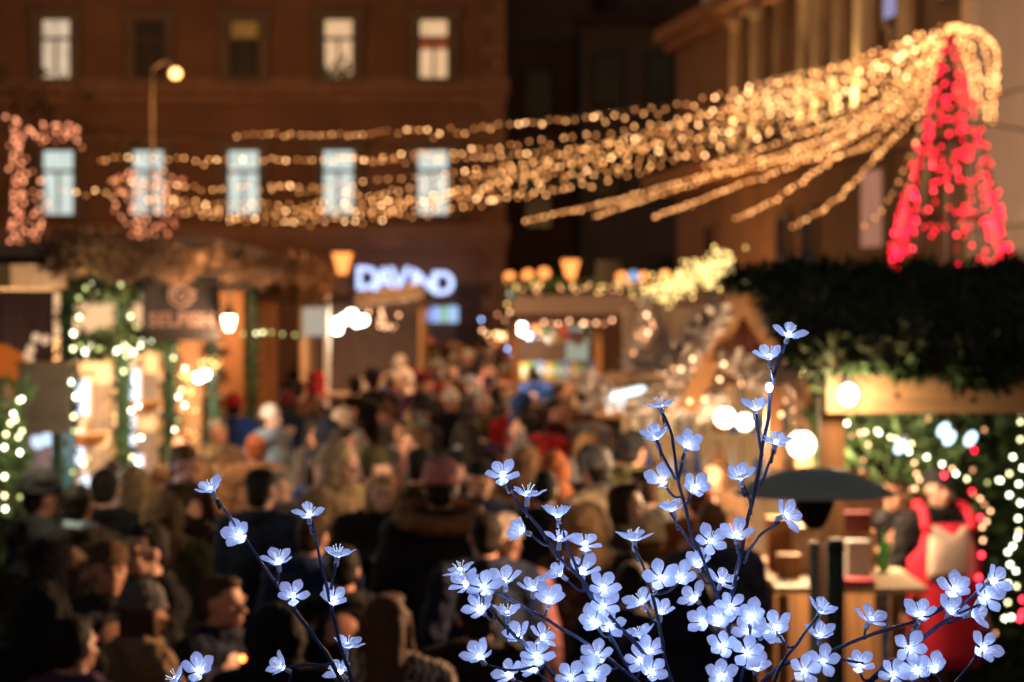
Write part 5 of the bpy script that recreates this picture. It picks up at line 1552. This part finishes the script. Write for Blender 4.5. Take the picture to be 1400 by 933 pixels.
N(480, 512, 1.86, 180, 'relaxed', 'long_coat', 'black', 'short', 'black', 'tall dark figure in a long black coat, left one of two under the far stall')
N(518, 505, 1.88, 175, 'relaxed', 'long_coat', 'black', 'short', 'black', 'tall dark figure in a long black coat, right one of two under the far stall', hat='beanie', hatcol='black')
N(400, 520, 1.80, 150, 'cup', 'parka', 'brown', 'short', 'black', 'person in a brown parka talking beside the dark pair under the far stall')
N(376, 555, 1.66, 60, 'relaxed', 'parka', 'pale blue', 'beanie' if False else 'short', 'black', 'person in a pale blue jacket with a white beanie left of the middle', hat='beanie', hatcol='white')
N(316, 540, 1.72, 190, 'relaxed', 'parka', 'blue', 'short', 'black', 'person in a blue jacket with a pink red beanie by the golden bulbs', hat='beanie', hatcol='red')
N(292, 570, 1.70, 40, 'relaxed', 'jacket', 'beige', 'short', 'grey', 'grey haired person in a beige jacket facing right by the left stall')
N(667, 541, 1.66, 10, 'relaxed', 'jacket', 'charcoal', 'short', 'brown', 'person in a round cream beanie in the right middle of the crowd', hat='beanie', hatcol='cream')
N(622, 533, 1.72, 20, 'relaxed', 'parka', 'black', 'short', 'brown', 'person in a white beanie and black parka in the middle of the crowd', hat='beanie', hatcol='white')
N(738, 560, 1.70, 185, 'relaxed', 'parka', 'red', 'short', 'black', 'person with a bright red backpack and dark jacket right of the middle', pack='red', hat='beanie', hatcol='dark brown')
N(700, 540, 1.70, 30, 'relaxed', 'parka', 'red', 'short', 'brown', 'person in a red jacket with a pale cap left of the red backpack', hat='beanie', hatcol='light grey')
N(735, 500, 1.80, 180, 'relaxed', 'long_coat', 'blue', 'short', 'black', 'person in a long blue coat seen from behind in the far middle')
N(798, 590, 1.66, 190, 'relaxed', 'parka', 'light grey', 'long', 'blond', 'woman with long blond hair and a light grey coat seen from behind')
N(812, 612, 1.76, 170, 'relaxed', 'parka', 'dark navy', 'short', 'black', 'person in a dark navy beanie and parka in front of the blond hair', hat='beanie', hatcol='dark navy')
N(862, 592, 1.80, 150, 'relaxed', 'parka', 'olive', 'short', 'black', 'tall person in a black beanie under the cold tube lamp', hat='beanie', hatcol='black')
N(752, 620, 1.72, 200, 'relaxed', 'parka', 'rust', 'bob', 'auburn', 'person in a rust coloured hooded coat right of the middle', hat='hood', hatcol='rust')
N(714, 614, 1.70, 180, 'relaxed', 'parka', 'brown', 'short', 'brown', 'person in a brown hood seen from behind above the first middle blossom', hat='hood', hatcol='brown')
N(760, 640, 1.74, 180, 'relaxed', 'parka', 'black', 'short', 'black', 'black haired person seen from behind between the rust coat and the blossoms')
N(864, 658, 1.72, 80, 'relaxed', 'parka', 'dark brown', 'bob', 'dark brown', 'brown haired person in dark clothes behind the tall blossom branch')
N(820, 690, 1.72, 175, 'relaxed', 'parka', 'dark brown', 'short', 'brown', 'person in a large tan hood seen from behind among the right blossoms', hat='hood', hatcol='tan')
N(888, 708, 1.66, 180, 'relaxed', 'parka', 'dark navy', 'short', 'brown', 'person in a beige beanie seen from behind among the right blossoms', hat='beanie', hatcol='beige')
N(978, 682, 1.74, 190, 'relaxed', 'parka', 'dark navy', 'short', 'brown', 'brown haired person seen from behind right of the tall blossom branch')
N(702, 708, 1.66, 150, 'relaxed', 'jacket', 'pink', 'short', 'brown', 'person in a pale pink jacket and cream beanie behind the middle blossoms', hat='beanie', hatcol='cream')
N(655, 700, 1.72, 195, 'relaxed', 'parka', 'dark navy', 'short', 'black', 'dark navy figure right of the fur hood seen from behind')
N(900, 640, 1.74, -120, 'relaxed', 'jacket', 'charcoal', 'short', 'brown', 'person in a charcoal jacket at the counter of the timber stall')
N(940, 655, 1.70, 160, 'cup', 'jacket', 'rust', 'short', 'auburn', 'person in a rust jacket at the counter between two blossom twigs')
N(760, 712, 1.60, 200, 'relaxed', 'parka', 'wine red', 'short', 'dark brown', 'person in wine red low behind the middle blossoms', hat='beanie', hatcol='wine red')
N(850, 765, 1.62, 180, 'relaxed', 'parka', 'black', 'short', 'black', 'dark figure low behind the right blossoms')
N(950, 780, 1.64, 185, 'relaxed', 'parka', 'dark navy', 'short', 'black', 'dark navy hooded figure low behind the right blossoms', hat='hood', hatcol='dark navy')
N(420, 700, 1.68, 170, 'relaxed', 'parka', 'navy', 'short', 'dark brown', 'person in a navy coat low between the left blossom twigs')
N(470, 745, 1.62, 190, 'relaxed', 'jacket', 'black', 'short', 'black', 'dark figure left of the chunky cardigan')
N(660, 800, 1.62, 185, 'relaxed', 'parka', 'black', 'short', 'black', 'black figure right of the chunky cardigan', hat='beanie', hatcol='black')
N(390, 830, 1.60, 170, 'relaxed', 'parka', 'black', 'short', 'black', 'black figure low behind the left blossoms', hat='hood', hatcol='black')
# vendor with the red apron
vx, vy = P(1284, 0, 15.0).x, 15.0
v = person(vx, vy, 35, 1.74, 'relaxed', 'jacket', 'black', 'short', 'black', 'vendor in black with a red apron and beige bib in the near right stall', hat='cap', hatcol='black', group='vendors', detail=True)
v.rotation_euler = (0, 0, R(12)); v.color = (.30, .17, .12, 1)
ap_ = MB()
nx, nz = 10, 12
vs = []; fs = []
for j in range(nz+1):
    z = .52+j*(1.40-.52)/nz
    hw_ = .225 if z < 1.2 else .225-(z-1.2)*.42
    for i in range(nx+1):
        u = -1+2*i/nx
        a = u*(1.15 if z < 1.2 else .9)
        rx, ry = .262, .235
        if z > 1.25: ry -= (z-1.25)*.25
        x_ = math.sin(a)*rx*(hw_/.225); y_ = .01-math.cos(a)*ry - .012*math.sin(u*7+z*3)*(1 if z < 1.0 else .3)
        vs.append((x_, y_, z))
for j in range(nz):
    for i in range(nx):
        q = j*(nx+1)+i
        fs.append((q, q+1, q+nx+2, q+nx+1))
ap_.add(vs, fs)
ao = ap_.build('apron', RED, v, True, world=False)
sm = ao.modifiers.new('thick', 'SOLIDIFY'); sm.thickness = .012
bibp = MB(); vs = []; fs = []
for j in range(7):
    z = 1.06+j*.055
    for i in range(7):
        u = -1+2*i/6
        cut = max(0, (.5-abs(u))*.16) if j == 6 else 0
        a = u*.62
        vs.append((math.sin(a)*.262*(1 if z < 1.2 else 1-(z-1.2)*.9), .01-math.cos(a)*(.247-max(0, z-1.25)*.22), z-cut))
for j in range(6):
    for i in range(6):
        q = j*7+i; fs.append((q, q+1, q+8, q+7))
bibp.add(vs, fs)
bo = bibp.build('bib', BEIGE, v, True, world=False); sm = bo.modifiers.new('thick', 'SOLIDIFY'); sm.thickness = .006
st = MB()
for s_ in (-1, 1): st.tube(catmull([(s_*.15, -.18, 1.36), (s_*.14, -.10, 1.475), (s_*.12, .06, 1.50), (s_*.08, .17, 1.40)], 4), .03, 6)
st.build('straps', RED, v, True, world=False)
person(P(1238, 0, 15.6).x, 15.6, -40, 1.66, 'cup', 'jacket', 'black', 'short', 'dark brown', 'dark second vendor bending beside the red apron in the near right stall', group='vendors', detail=True)
person(P(985, 0, 17.6).x, 17.6, -30, 1.62, 'cup', 'jacket', 'brown', 'bob', 'brown', 'vendor in a brown jacket under the white globes of the timber stall', group='vendors', detail=True)

# the rest of the crowd, all the way down the alley
ZONE = lambda px: ('by the left stall' if px < 330 else 'below the white lamps' if px < 500 else 'below the blue letters' if px < 640 else 'left of the maroon roof' if px < 715 else 'below the maroon roof' if px < 830 else 'by the timber stall')
used = set()
rnd = random.Random(41)
coats = ['black']*5+['dark navy']*4+['charcoal']*4+['dark brown']*3+['brown']*2+['navy', 'olive', 'grey', 'grey', 'dark green', 'wine red', 'red', 'tan', 'beige', 'cream', 'purple', 'blue', 'rust', 'light grey', 'pink']
made = 0; tries = 0
while made < 165 and tries < 6000:
    tries += 1
    y = 15+45*rnd.random()**.85
    xl_ = -2.85 if y < 33.5 else (-4.2 if y > 44 else -1.9)
    xr_ = .75 if y < 20 else (1.0 if y < 32 else (0.2 if y < 36.5 else 4.0))
    if 39.5 < y < 44.5: xl_ = -1.3
    x = rnd.uniform(xl_, xr_)
    if any((x-a)**2+((y-b_)*.8)**2 < .25 for a, b_ in people): continue
    px = 700+x/y*F
    if px < -20 or px > 1000: continue
    H = rnd.gauss(1.70, .07); H = min(max(H, 1.52), 1.86)
    cc = rnd.choice(coats); hat = rnd.choice([None]*5+['beanie', 'beanie', 'beanie', 'bobble', 'cap', 'hood', 'hood'])
    hcn = rnd.choice(['black', 'dark brown', 'dark brown', 'brown', 'blond', 'auburn', 'grey']); hwn = rnd.choice(['short', 'short', 'short', 'bob', 'long', 'bun'])
    hatc = rnd.choice(['black', 'grey', 'cream', 'white', 'red', 'dark navy', 'brown', 'beige', 'pink', 'wine red', 'olive']) if hat != 'hood' else cc
    face = rnd.choice([rnd.uniform(-60, 60), rnd.uniform(120, 240), rnd.uniform(150, 210), rnd.uniform(60, 120), rnd.uniform(-120, -60)])
    fa = abs((face+180) % 360-180)
    dirn = 'facing us' if fa < 60 else ('from behind' if fa > 120 else ('facing right' if (face % 360) < 180 else 'facing left'))
    sc = rnd.choice([None]*4+['red', 'cream', 'grey', 'pale blue', 'wine red'])
    pk = rnd.choice([None]*7+['black', 'navy', 'red', 'olive']) if fa > 120 else None
    ct_ = rnd.choice(('jacket', 'parka', 'parka', 'long_coat'))
    head_ = f"{hatc} {({'beanie': 'beanie', 'bobble': 'bobble hat', 'cap': 'cap'}).get(hat)}" if hat in ('beanie', 'bobble', 'cap') else ('hood up' if hat == 'hood' else f"{'long ' if hwn == 'long' else ''}{hcn} {({'bun': 'hair in a bun', 'bob': 'bobbed hair'}).get(hwn, 'hair')}")
    dist = 'near' if y < 22 else 'midway' if y < 36 else 'far'
    lab = f"person in {cc} {ct_.replace('_', ' ')}, {head_}, {dirn}, {dist} {ZONE(px)}"
    if pk: lab = lab.replace('person', f"person with {pk} backpack")
    if lab in used or len(lab.split()) > 16: continue
    used.add(lab)
    random.seed(tries)
    person(x, y, face, H, rnd.choice(('relaxed', 'relaxed', 'cup', 'walk', 'phone')), ct_, cc, hwn, hcn, lab, hat=hat, hatcol=hatc, scarfcol=sc, pack=pk, trim=(rnd.choice(('tan', 'brown')) if hat == 'hood' and rnd.random() < .5 else None), detail=(y < 20 and fa < 80))
    made += 1
# ================================================================ foreground: LED blossom trees
random.seed(11)
def petal_mat():
    """Frosted plastic petal: lets the light of its own diode through; added emission imitates its even glow."""
    m, t, b, out = nodes('frosted_petal')
    b.inputs['Base Color'].default_value = (.44, .50, .72, 1)
    b.inputs['Roughness'].default_value = .35
    b.inputs['Specular IOR Level'].default_value = .4
    tc = t.nodes.new('ShaderNodeTexCoord')
    mp = t.nodes.new('ShaderNodeMapping'); mp.inputs['Scale'].default_value = (420, 60, 60)
    t.links.new(tc.outputs['Object'], mp.inputs[0])
    nz = t.nodes.new('ShaderNodeTexNoise'); nz.inputs['Scale'].default_value = 1; nz.inputs['Detail'].default_value = 3
    t.links.new(mp.outputs[0], nz.inputs['Vector'])
    bp = t.nodes.new('ShaderNodeBump'); bp.inputs['Strength'].default_value = .5; bp.inputs['Distance'].default_value = .002
    t.links.new(nz.outputs[0], bp.inputs['Height']); t.links.new(bp.outputs[0], b.inputs['Normal'])
    tr = t.nodes.new('ShaderNodeBsdfTranslucent'); tr.inputs[0].default_value = (.38, .45, .68, 1)
    t.links.new(bp.outputs[0], tr.inputs['Normal'])
    mx = t.nodes.new('ShaderNodeMixShader'); mx.inputs[0].default_value = .6
    t.links.new(b.outputs[0], mx.inputs[1]); t.links.new(tr.outputs[0], mx.inputs[2])
    em = t.nodes.new('ShaderNodeEmission'); em.inputs[0].default_value = (.33, .43, .90, 1)  # emission put in for diode light spread through the petal
    mr = t.nodes.new('ShaderNodeMapRange'); mr.inputs['To Min'].default_value = .20; mr.inputs['To Max'].default_value = .55
    t.links.new(nz.outputs[0], mr.inputs[0]); t.links.new(mr.outputs[0], em.inputs[1])
    ad = t.nodes.new('ShaderNodeAddShader')
    t.links.new(mx.outputs[0], ad.inputs[0]); t.links.new(em.outputs[0], ad.inputs[1])
    t.links.new(ad.outputs[0], out.inputs[0])
    m.cycles.emission_sampling = 'NONE'
    return m
PETAL = petal_mat()
LEDM = emat('led_white', (.56, .70, 1.0), 85, True)
STAM = emat('stamen_tip', (.62, .74, 1.0), 1.05)
def bark_blue_lit():
    m, t, b, out = nodes('blue_lit_branch')
    b.inputs['Base Color'].default_value = (.05, .075, .19, 1); b.inputs['Roughness'].default_value = .38  # blue light of the blossoms is put into the base colour
    tc = t.nodes.new('ShaderNodeTexCoord')
    nz = t.nodes.new('ShaderNodeTexNoise'); nz.inputs['Scale'].default_value = 220; nz.inputs['Detail'].default_value = 4
    t.links.new(tc.outputs['Object'], nz.inputs['Vector'])
    bp = t.nodes.new('ShaderNodeBump'); bp.inputs['Strength'].default_value = .8; bp.inputs['Distance'].default_value = .003
    t.links.new(nz.outputs[0], bp.inputs['Height']); t.links.new(bp.outputs[0], b.inputs['Normal'])
    return m
BRANCH = bark_blue_lit()
CALYX = pmat('clear_socket', (.65, .72, .95), .2, var=.05, bump=0, spec=.6)

def make_petal(seed):
    r = random.Random(seed)
    nl, nw = 8, 6; vs = []; fs = []
    L = .0215*r.uniform(.92, 1.08); Wd = .0080*r.uniform(.92, 1.08); cup = r.uniform(.8, 1.2)
    for j in range(nl+1):
        t = j/nl
        prof = math.sin(math.pi*min(.06+t**1.45*.93, 1))**.8
        if j == 0: prof = .20
        if j == nl: prof = .10
        for i in range(nw+1):
            u = -1+2*i/nw
            x = .0035+L*t
            y = u*Wd*prof
            z = cup*(.0040*t*t*1.5+.0022*u*u*prof) - .0011*math.exp(-(u/.22)**2)*math.sin(math.pi*t) + .0006*math.sin(u*6+t*5+seed)
            z -= .004*max(0, t-.75)
            vs.append((x, y, z))
    for j in range(nl):
        for i in range(nw):
            q = j*(nw+1)+i; fs.append((q, q+1, q+nw+2, q+nw+1))
    m = MB(); m.add(vs, fs)
    return m.mesh('petal', PETAL, True)
PET = [make_petal(i) for i in range(5)]
def stamen_mesh(k):
    r = random.Random(k); m = MB()
    for i in range(6):
        a = i*6.283/6+r.uniform(-.3, .3); s = r.uniform(.3, .55); h = r.uniform(.010, .0145)
        p1 = Vector((math.cos(a)*.002, math.sin(a)*.002, .002)); p2 = Vector((math.cos(a)*(.002+h*s*.6), math.sin(a)*(.002+h*s*.6), .002+h*.7)); p3 = Vector((math.cos(a)*(.002+h*s), math.sin(a)*(.002+h*s), .002+h))
        m.tube([p1, p2, p3], .00042, 5); m.ell(p3, .00085, 6, 4)
    return m.mesh('stamen', STAM, True)
STA = [stamen_mesh(i) for i in range(3)]
LEDMESH = MB().ell((0, 0, .0028), (.0028, .0028, .0036), 8, 5).mesh('led', LEDM, True)
CAL = MB().lathe([(.0018, -.013), (.0034, -.012), (.0036, -.006), (.0030, -.0055), (.0030, -.004), (.0042, -.0005), (.0046, .0006), (.002, .001)], n=12).mesh('blossom', CALYX, True)

def blossom(tree, pos, axis, size=1.0, spread=None):
    o = bpy.data.objects.new('blossom', CAL); C.objects.link(o)
    o.parent = tree; o.matrix_parent_inverse = parent_inv(tree)
    o.location = pos
    q = Vector(axis).to_track_quat('Z', 'Y') @ Quaternion((0, 0, 1), random.uniform(0, 6.28))
    o.rotation_mode = 'QUATERNION'; o.rotation_quaternion = q
    o.scale = (size, size, size)
    sp = spread if spread is not None else random.uniform(6, 30)
    for k in range(5):
        c = bpy.data.objects.new('petal', random.choice(PET)); C.objects.link(c); c.parent = o
        c.rotation_euler = Matrix.Rotation(k*2*math.pi/5+random.uniform(-.1, .1), 3, 'Z').to_euler()
        c.rotation_euler = (Matrix.Rotation(k*2*math.pi/5+random.uniform(-.10, .10), 3, 'Z') @ Matrix.Rotation(R(-sp+random.uniform(-9, 9)), 3, 'Y')).to_euler()
        c.scale = [random.uniform(.93, 1.07)]*3
    for nm, me in (('stamen', random.choice(STA)), ('led', LEDMESH)):
        c = bpy.data.objects.new(nm, me); C.objects.link(c); c.parent = o
    return o

def branch_tree(root_px, Yr, label, branches, flowers, trunk_xy):
    base = Vector((trunk_xy[0], trunk_xy[1], 0))
    tree = empty('blossom_tree', base, label, 'light tree', 'blue white blossom light trees')
    B = []                     # 3-D polylines
    for pix, y0, y1, r0, r1 in branches:
        n = len(pix); pts = []
        for i, (x, y) in enumerate(pix):
            t = i/(n-1); pts.append(P(x, y, y0+(y1-y0)*t))
        cv = catmull(pts, 6)
        cv = [p+Vector((noise.noise(p*30), noise.noise(p*30+Vector((5, 5, 5))), noise.noise(p*30+Vector((9, 1, 4)))))*.0022 for p in cv]
        r0 *= .68; r1 = r0+(r1*.9-r0)*.30
        rr = [(r0+(r1-r0)*i/(len(cv)-1))*(1+.12*noise.noise(p*120)) for i, p in enumerate(cv)]
        MB().tube(cv, rr, 8).build('branch', BRANCH, tree, True)
        # the feed wire taped along the branch
        w = [p+Vector((rr[i]*.95*math.cos(i*.5), -rr[i]*.3, rr[i]*.95*math.sin(i*.5))) for i, p in enumerate(cv)]
        MB().tube(w, .0006, 4).build('wire', BRANCH, tree, True)
        B.append((cv, rr))
    for (px, py, vx, vy, vz) in flowers:
        # find the branch point this twig grows from: near it, and lower in the picture
        best = None
        for cv, rr in B:
            for i, p in enumerate(cv):
                qx = 700+p.x/p.y*F; qy = HZ+(CAMZ-p.z)/p.y*F
                if qy < py+8: continue
                d = math.hypot(qx-px, (qy-py)) + (12 if qy < py+18 else 0)
                if best is None or d < best[0]: best = (d, p, rr[i], cv, i)
        d, p, r, cv, i = best
        Y = p.y-random.uniform(-.04, .06)
        pos = P(px, py, Y)
        ax = (pos-p)
        if ax.length < .006: ax = Vector((0, 0, 1))
        ax.normalize()
        ax = (ax*.55+Vector((vx, -vz, vy))).normalized()
        sock = pos-ax*.013
        mid = p.lerp(sock, .55)-Vector((0, 0, .004))+ax*(-.004)
        tw = catmull([p, mid, sock+ax*.002], 4)
        if d > 7:
            MB().tube(tw, [.0019-.0005*k/(len(tw)-1) for k in range(len(tw))], 7).build('twig', BRANCH, tree, True)
        blossom(tree, pos, ax, random.uniform(.84, 1.02))
    # trunk down to a round foot on the paving
    ends = [cv[-1] for (cv, rr), br in zip(B, branches) if math.hypot(br[0][-1][0]-root_px[0], br[0][-1][1]-root_px[1]) < 110 and br[0][-1][1] > 935]
    c = P(root_px[0], root_px[1], Yr)
    for e_ in ends:
        if (e_-c).length > .01:
            MB().tube(catmull([e_, e_.lerp(c, .5)-Vector((0, 0, .02)), c-Vector((0, 0, .03))], 4), .0032, 7).build('branch', BRANCH, tree, True)
    MB().tube(catmull([c+Vector((0, 0, .01)), c.lerp(base, .35)+Vector((.02, 0, 0)), c.lerp(base, .7)-Vector((.02, 0, 0)), base], 6), [.009+.0006*k for k in range(19)], 10).build('trunk', BRANCH, tree, True)
    MB().lathe([(.16, 0), (.16, .012), (.05, .022), (.03, .05)], base, 24).build('foot', IRON, tree, True)
    return tree

# (branch pixels from tip to root), Y tip, Y root, radius tip, radius root
LB = [([(296, 684), (312, 705), (338, 742), (374, 795), (410, 845), (452, 903), (490, 975)], 2.92, 3.02, .0026, .0062),
      ([(428, 712), (437, 760), (446, 802), (454, 835), (466, 885), (480, 930), (492, 980)], 2.98, 3.02, .0026, .0055),
      ([(396, 912), (420, 908), (440, 910), (456, 906)], 2.96, 2.99, .0026, .0034),
      ([(459, 770), (455, 785), (451, 805)], 2.98, 2.985, .0022, .0030),
      ([(258, 930), (290, 955), (360, 985), (440, 1010), (490, 1020)], 2.9, 3.02, .003, .006)]
# flowers: px, py of the heart, then the way it looks: right, up, towards the camera
LF = [(290, 672, -.3, .9, .25), (328, 733, -.2, .35, 1.0), (381, 770, -.1, .6, .8), (401, 816, -.1, .7, .6), (423, 705, .1, 1, .15), (461, 762, .1, 1, .12), (455, 822, .1, .25, 1.0), (474, 886, .1, .8, .6), (388, 914, -1, .15, .3), (466, 921, -.2, .5, .8), (272, 918, -.1, .6, .8), (243, 930, -.6, .6, .4)]
branch_tree((492, 985), 3.02, 'smaller blossom light tree on the left with about a dozen blue white blossoms', LB, LF, (P(492, 0, 3.02).x, 3.02))

RBR = [([(1074, 466), (1062, 500), (1053, 530), (1047, 585), (1036, 650), (1027, 700), (1014, 755), (1001, 815), (994, 870), (985, 950), (975, 1010)], 2.98, 3.05, .0026, .0075),
       ([(906, 566), (920, 600), (924, 640), (934, 680), (946, 730), (967, 780), (986, 830), (996, 862)], 2.96, 3.03, .0024, .0052),
       ([(692, 655), (707, 686), (735, 720), (762, 757), (800, 800), (840, 850), (880, 892), (928, 945), (975, 1010)], 2.9, 3.05, .0026, .0070),
       ([(765, 717), (786, 772), (806, 815), (830, 862), (852, 902), (885, 955), (945, 1010)], 2.97, 3.06, .0026, .0062),
       ([(640, 806), (670, 832), (700, 865), (732, 897), (772, 935), (850, 990), (950, 1015)], 2.88, 3.04, .0028, .0066),
       ([(664, 806), (702, 822), (760, 855), (812, 887), (868, 930), (950, 1010)], 2.94, 3.05, .0026, .0062),
       ([(868, 748), (882, 780), (893, 820), (904, 870), (914, 920), (950, 1010)], 2.92, 3.05, .0024, .0055),
       ([(1350, 796), (1318, 826), (1285, 855), (1240, 893), (1190, 932), (1120, 980), (1000, 1015)], 2.9, 3.05, .0028, .0066),
       ([(1312, 812), (1290, 832), (1252, 848), (1185, 870), (1120, 896), (1060, 916), (1000, 985)], 2.96, 3.05, .0026, .0062),
       ([(1118, 842), (1092, 880), (1066, 912), (1046, 958), (985, 1015)], 2.93, 3.05, .0026, .0058),
       ([(1338, 892), (1312, 924), (1270, 970), (1150, 1005), (1000, 1018)], 2.9, 3.05, .0028, .0062),
       ([(1026, 848), (1020, 900), (1002, 980)], 2.98, 3.05, .0026, .005),
       ([(1034, 568), (1037, 590), (1042, 622)], 2.965, 3.0, .0022, .0030),
       ([(1058, 616), (1047, 645), (1040, 664)], 2.96, 3.0, .0022, .0030),
       ([(1016, 662), (1024, 684), (1028, 704)], 2.97, 3.01, .0022, .0030),
       ([(1008, 740), (1011, 760), (1008, 785)], 2.96, 3.02, .0022, .0030),
       ([(1066, 714), (1038, 733), (1025, 752), (1018, 770)], 2.95, 3.02, .0022, .0032),
       ([(898, 604), (910, 630), (923, 655)], 2.95, 2.98, .0022, .0030),
       ([(940, 612), (933, 630), (928, 660)], 2.97, 2.985, .0022, .0030),
       ([(917, 702), (934, 728), (951, 752)], 2.95, 3.0, .0022, .0032),
       ([(1338, 826), (1290, 850), (1262, 872), (1240, 893)], 2.92, 2.97, .0024, .0034),
       ([(1255, 905), (1220, 903), (1185, 934)], 2.95, 3.0, .0024, .0032),
       ([(1180, 908), (1140, 900), (1108, 900)], 2.96, 3.0, .0022, .0032),
       ([(1258, 845), (1246, 868), (1236, 896)], 2.93, 2.975, .0024, .0032),
       ([(1305, 808), (1288, 828), (1268, 843)], 2.93, 2.965, .0022, .003)]
RFl = [(688, 651, -.1, .9, .35), (721, 679, .05, .9, .4), (763, 708, -.05, 1, .2), (716, 727, -.9, .4, .5), (765, 740, .0, .8, .6), (800, 746, .0, 1, .12), (630, 783, -.2, .8, .5), (638, 800, -.2, .6, .6), (661, 804, .0, .8, .3), (657, 833, -.3, .7, .5), (690, 797, .0, .8, .45), (729, 808, -.1, .6, .8), (750, 823, .0, .7, .7), (694, 842, .0, .7, .5), (767, 786, -.5, .6, .6), (797, 783, .1, .7, .7), (825, 805, .1, .7, .7), (825, 830, .2, .7, .6), (813, 852, -.2, .6, .8), (833, 856, .3, .5, .8), (711, 873, -.3, .6, .7), (741, 872, .6, .6, .5), (734, 898, .2, .8, .5), (729, 915, .0, .4, .8), (657, 900, -.1, .9, .35), (696, 924, -.1, .6, .7), (816, 898, .1, .8, .5), (810, 921, .0, .4, 1), (780, 928, -.1, .7, .6),
       (898, 601, -.2, .7, .7), (940, 611, .2, .8, .6), (905, 658, -.1, .5, .9), (950, 668, .1, .5, .9), (920, 699, -.2, .8, .5), (867, 740, .0, .9, .4), (971, 741, .1, .5, .9), (1007, 733, .0, .9, .35), (1013, 655, .0, .9, .35), (903, 791, .0, .5, .9), (931, 790, -.3, .5, .9), (954, 773, .1, .6, .9), (986, 796, .1, .6, .9), (879, 825, -.2, .6, .8), (950, 819, -.2, .4, 1), (903, 840, .1, .8, .6), (961, 851, -.3, .4, 1), (982, 848, .2, .6, .8), (999, 830, .1, .7, .7), (1027, 844, .1, .6, .9), (1023, 865, .0, .3, 1), (1046, 867, .3, .5, .9), (988, 884, -.1, .5, .8), (1021, 893, .0, .3, 1), (877, 872, -.2, .8, .5), (875, 904, -.3, .5, .8), (888, 892, .2, .6, .8), (890, 919, .2, .4, .9), (986, 926, .0, .6, .8), (1033, 914, .2, .6, .7),
       (904, 557, -.1, .9, .4), (1078, 459, .25, .9, .25), (1052, 491, -.1, 1, .15), (1033, 562, .0, 1, .15), (1060, 608, .1, .8, .6), (1072, 706, .9, .3, .6),
       (1121, 838, .2, .8, .6), (1189, 850, .4, .6, .7), (1258, 842, .0, .9, .4), (1305, 807, .2, .8, .6), (1358, 795, .8, .4, .5), (1348, 817, .3, .4, .9), (1299, 838, .3, .6, .7), (1329, 841, .6, .2, .7), (1243, 887, .4, .1, .9), (1344, 887, .5, .3, .9), (1061, 860, -.1, .7, .7), (1121, 872, .2, .6, .8), (1125, 905, .1, .3, .9), (1099, 918, .0, .5, .9), (1176, 910, .3, .6, .7), (1221, 923, .0, .8, .5), (1254, 917, -.2, .5, .9), (1277, 915, .1, .4, 1)]
rtree = branch_tree((975, 1012), 3.05, 'large spreading blossom light tree on the right with many blue white blossoms', RBR, RFl, (P(975, 0, 3.05).x, 3.05))
# bare diode on the tall branch
o = bpy.data.objects.new('led', MB().ell((0, 0, 0), (.0045, .0045, .006), 8, 6).mesh('led', LEDM, True)); C.objects.link(o)
o.parent = rtree; o.matrix_parent_inverse = parent_inv(rtree); o.location = P(1051.5, 530, 2.975)
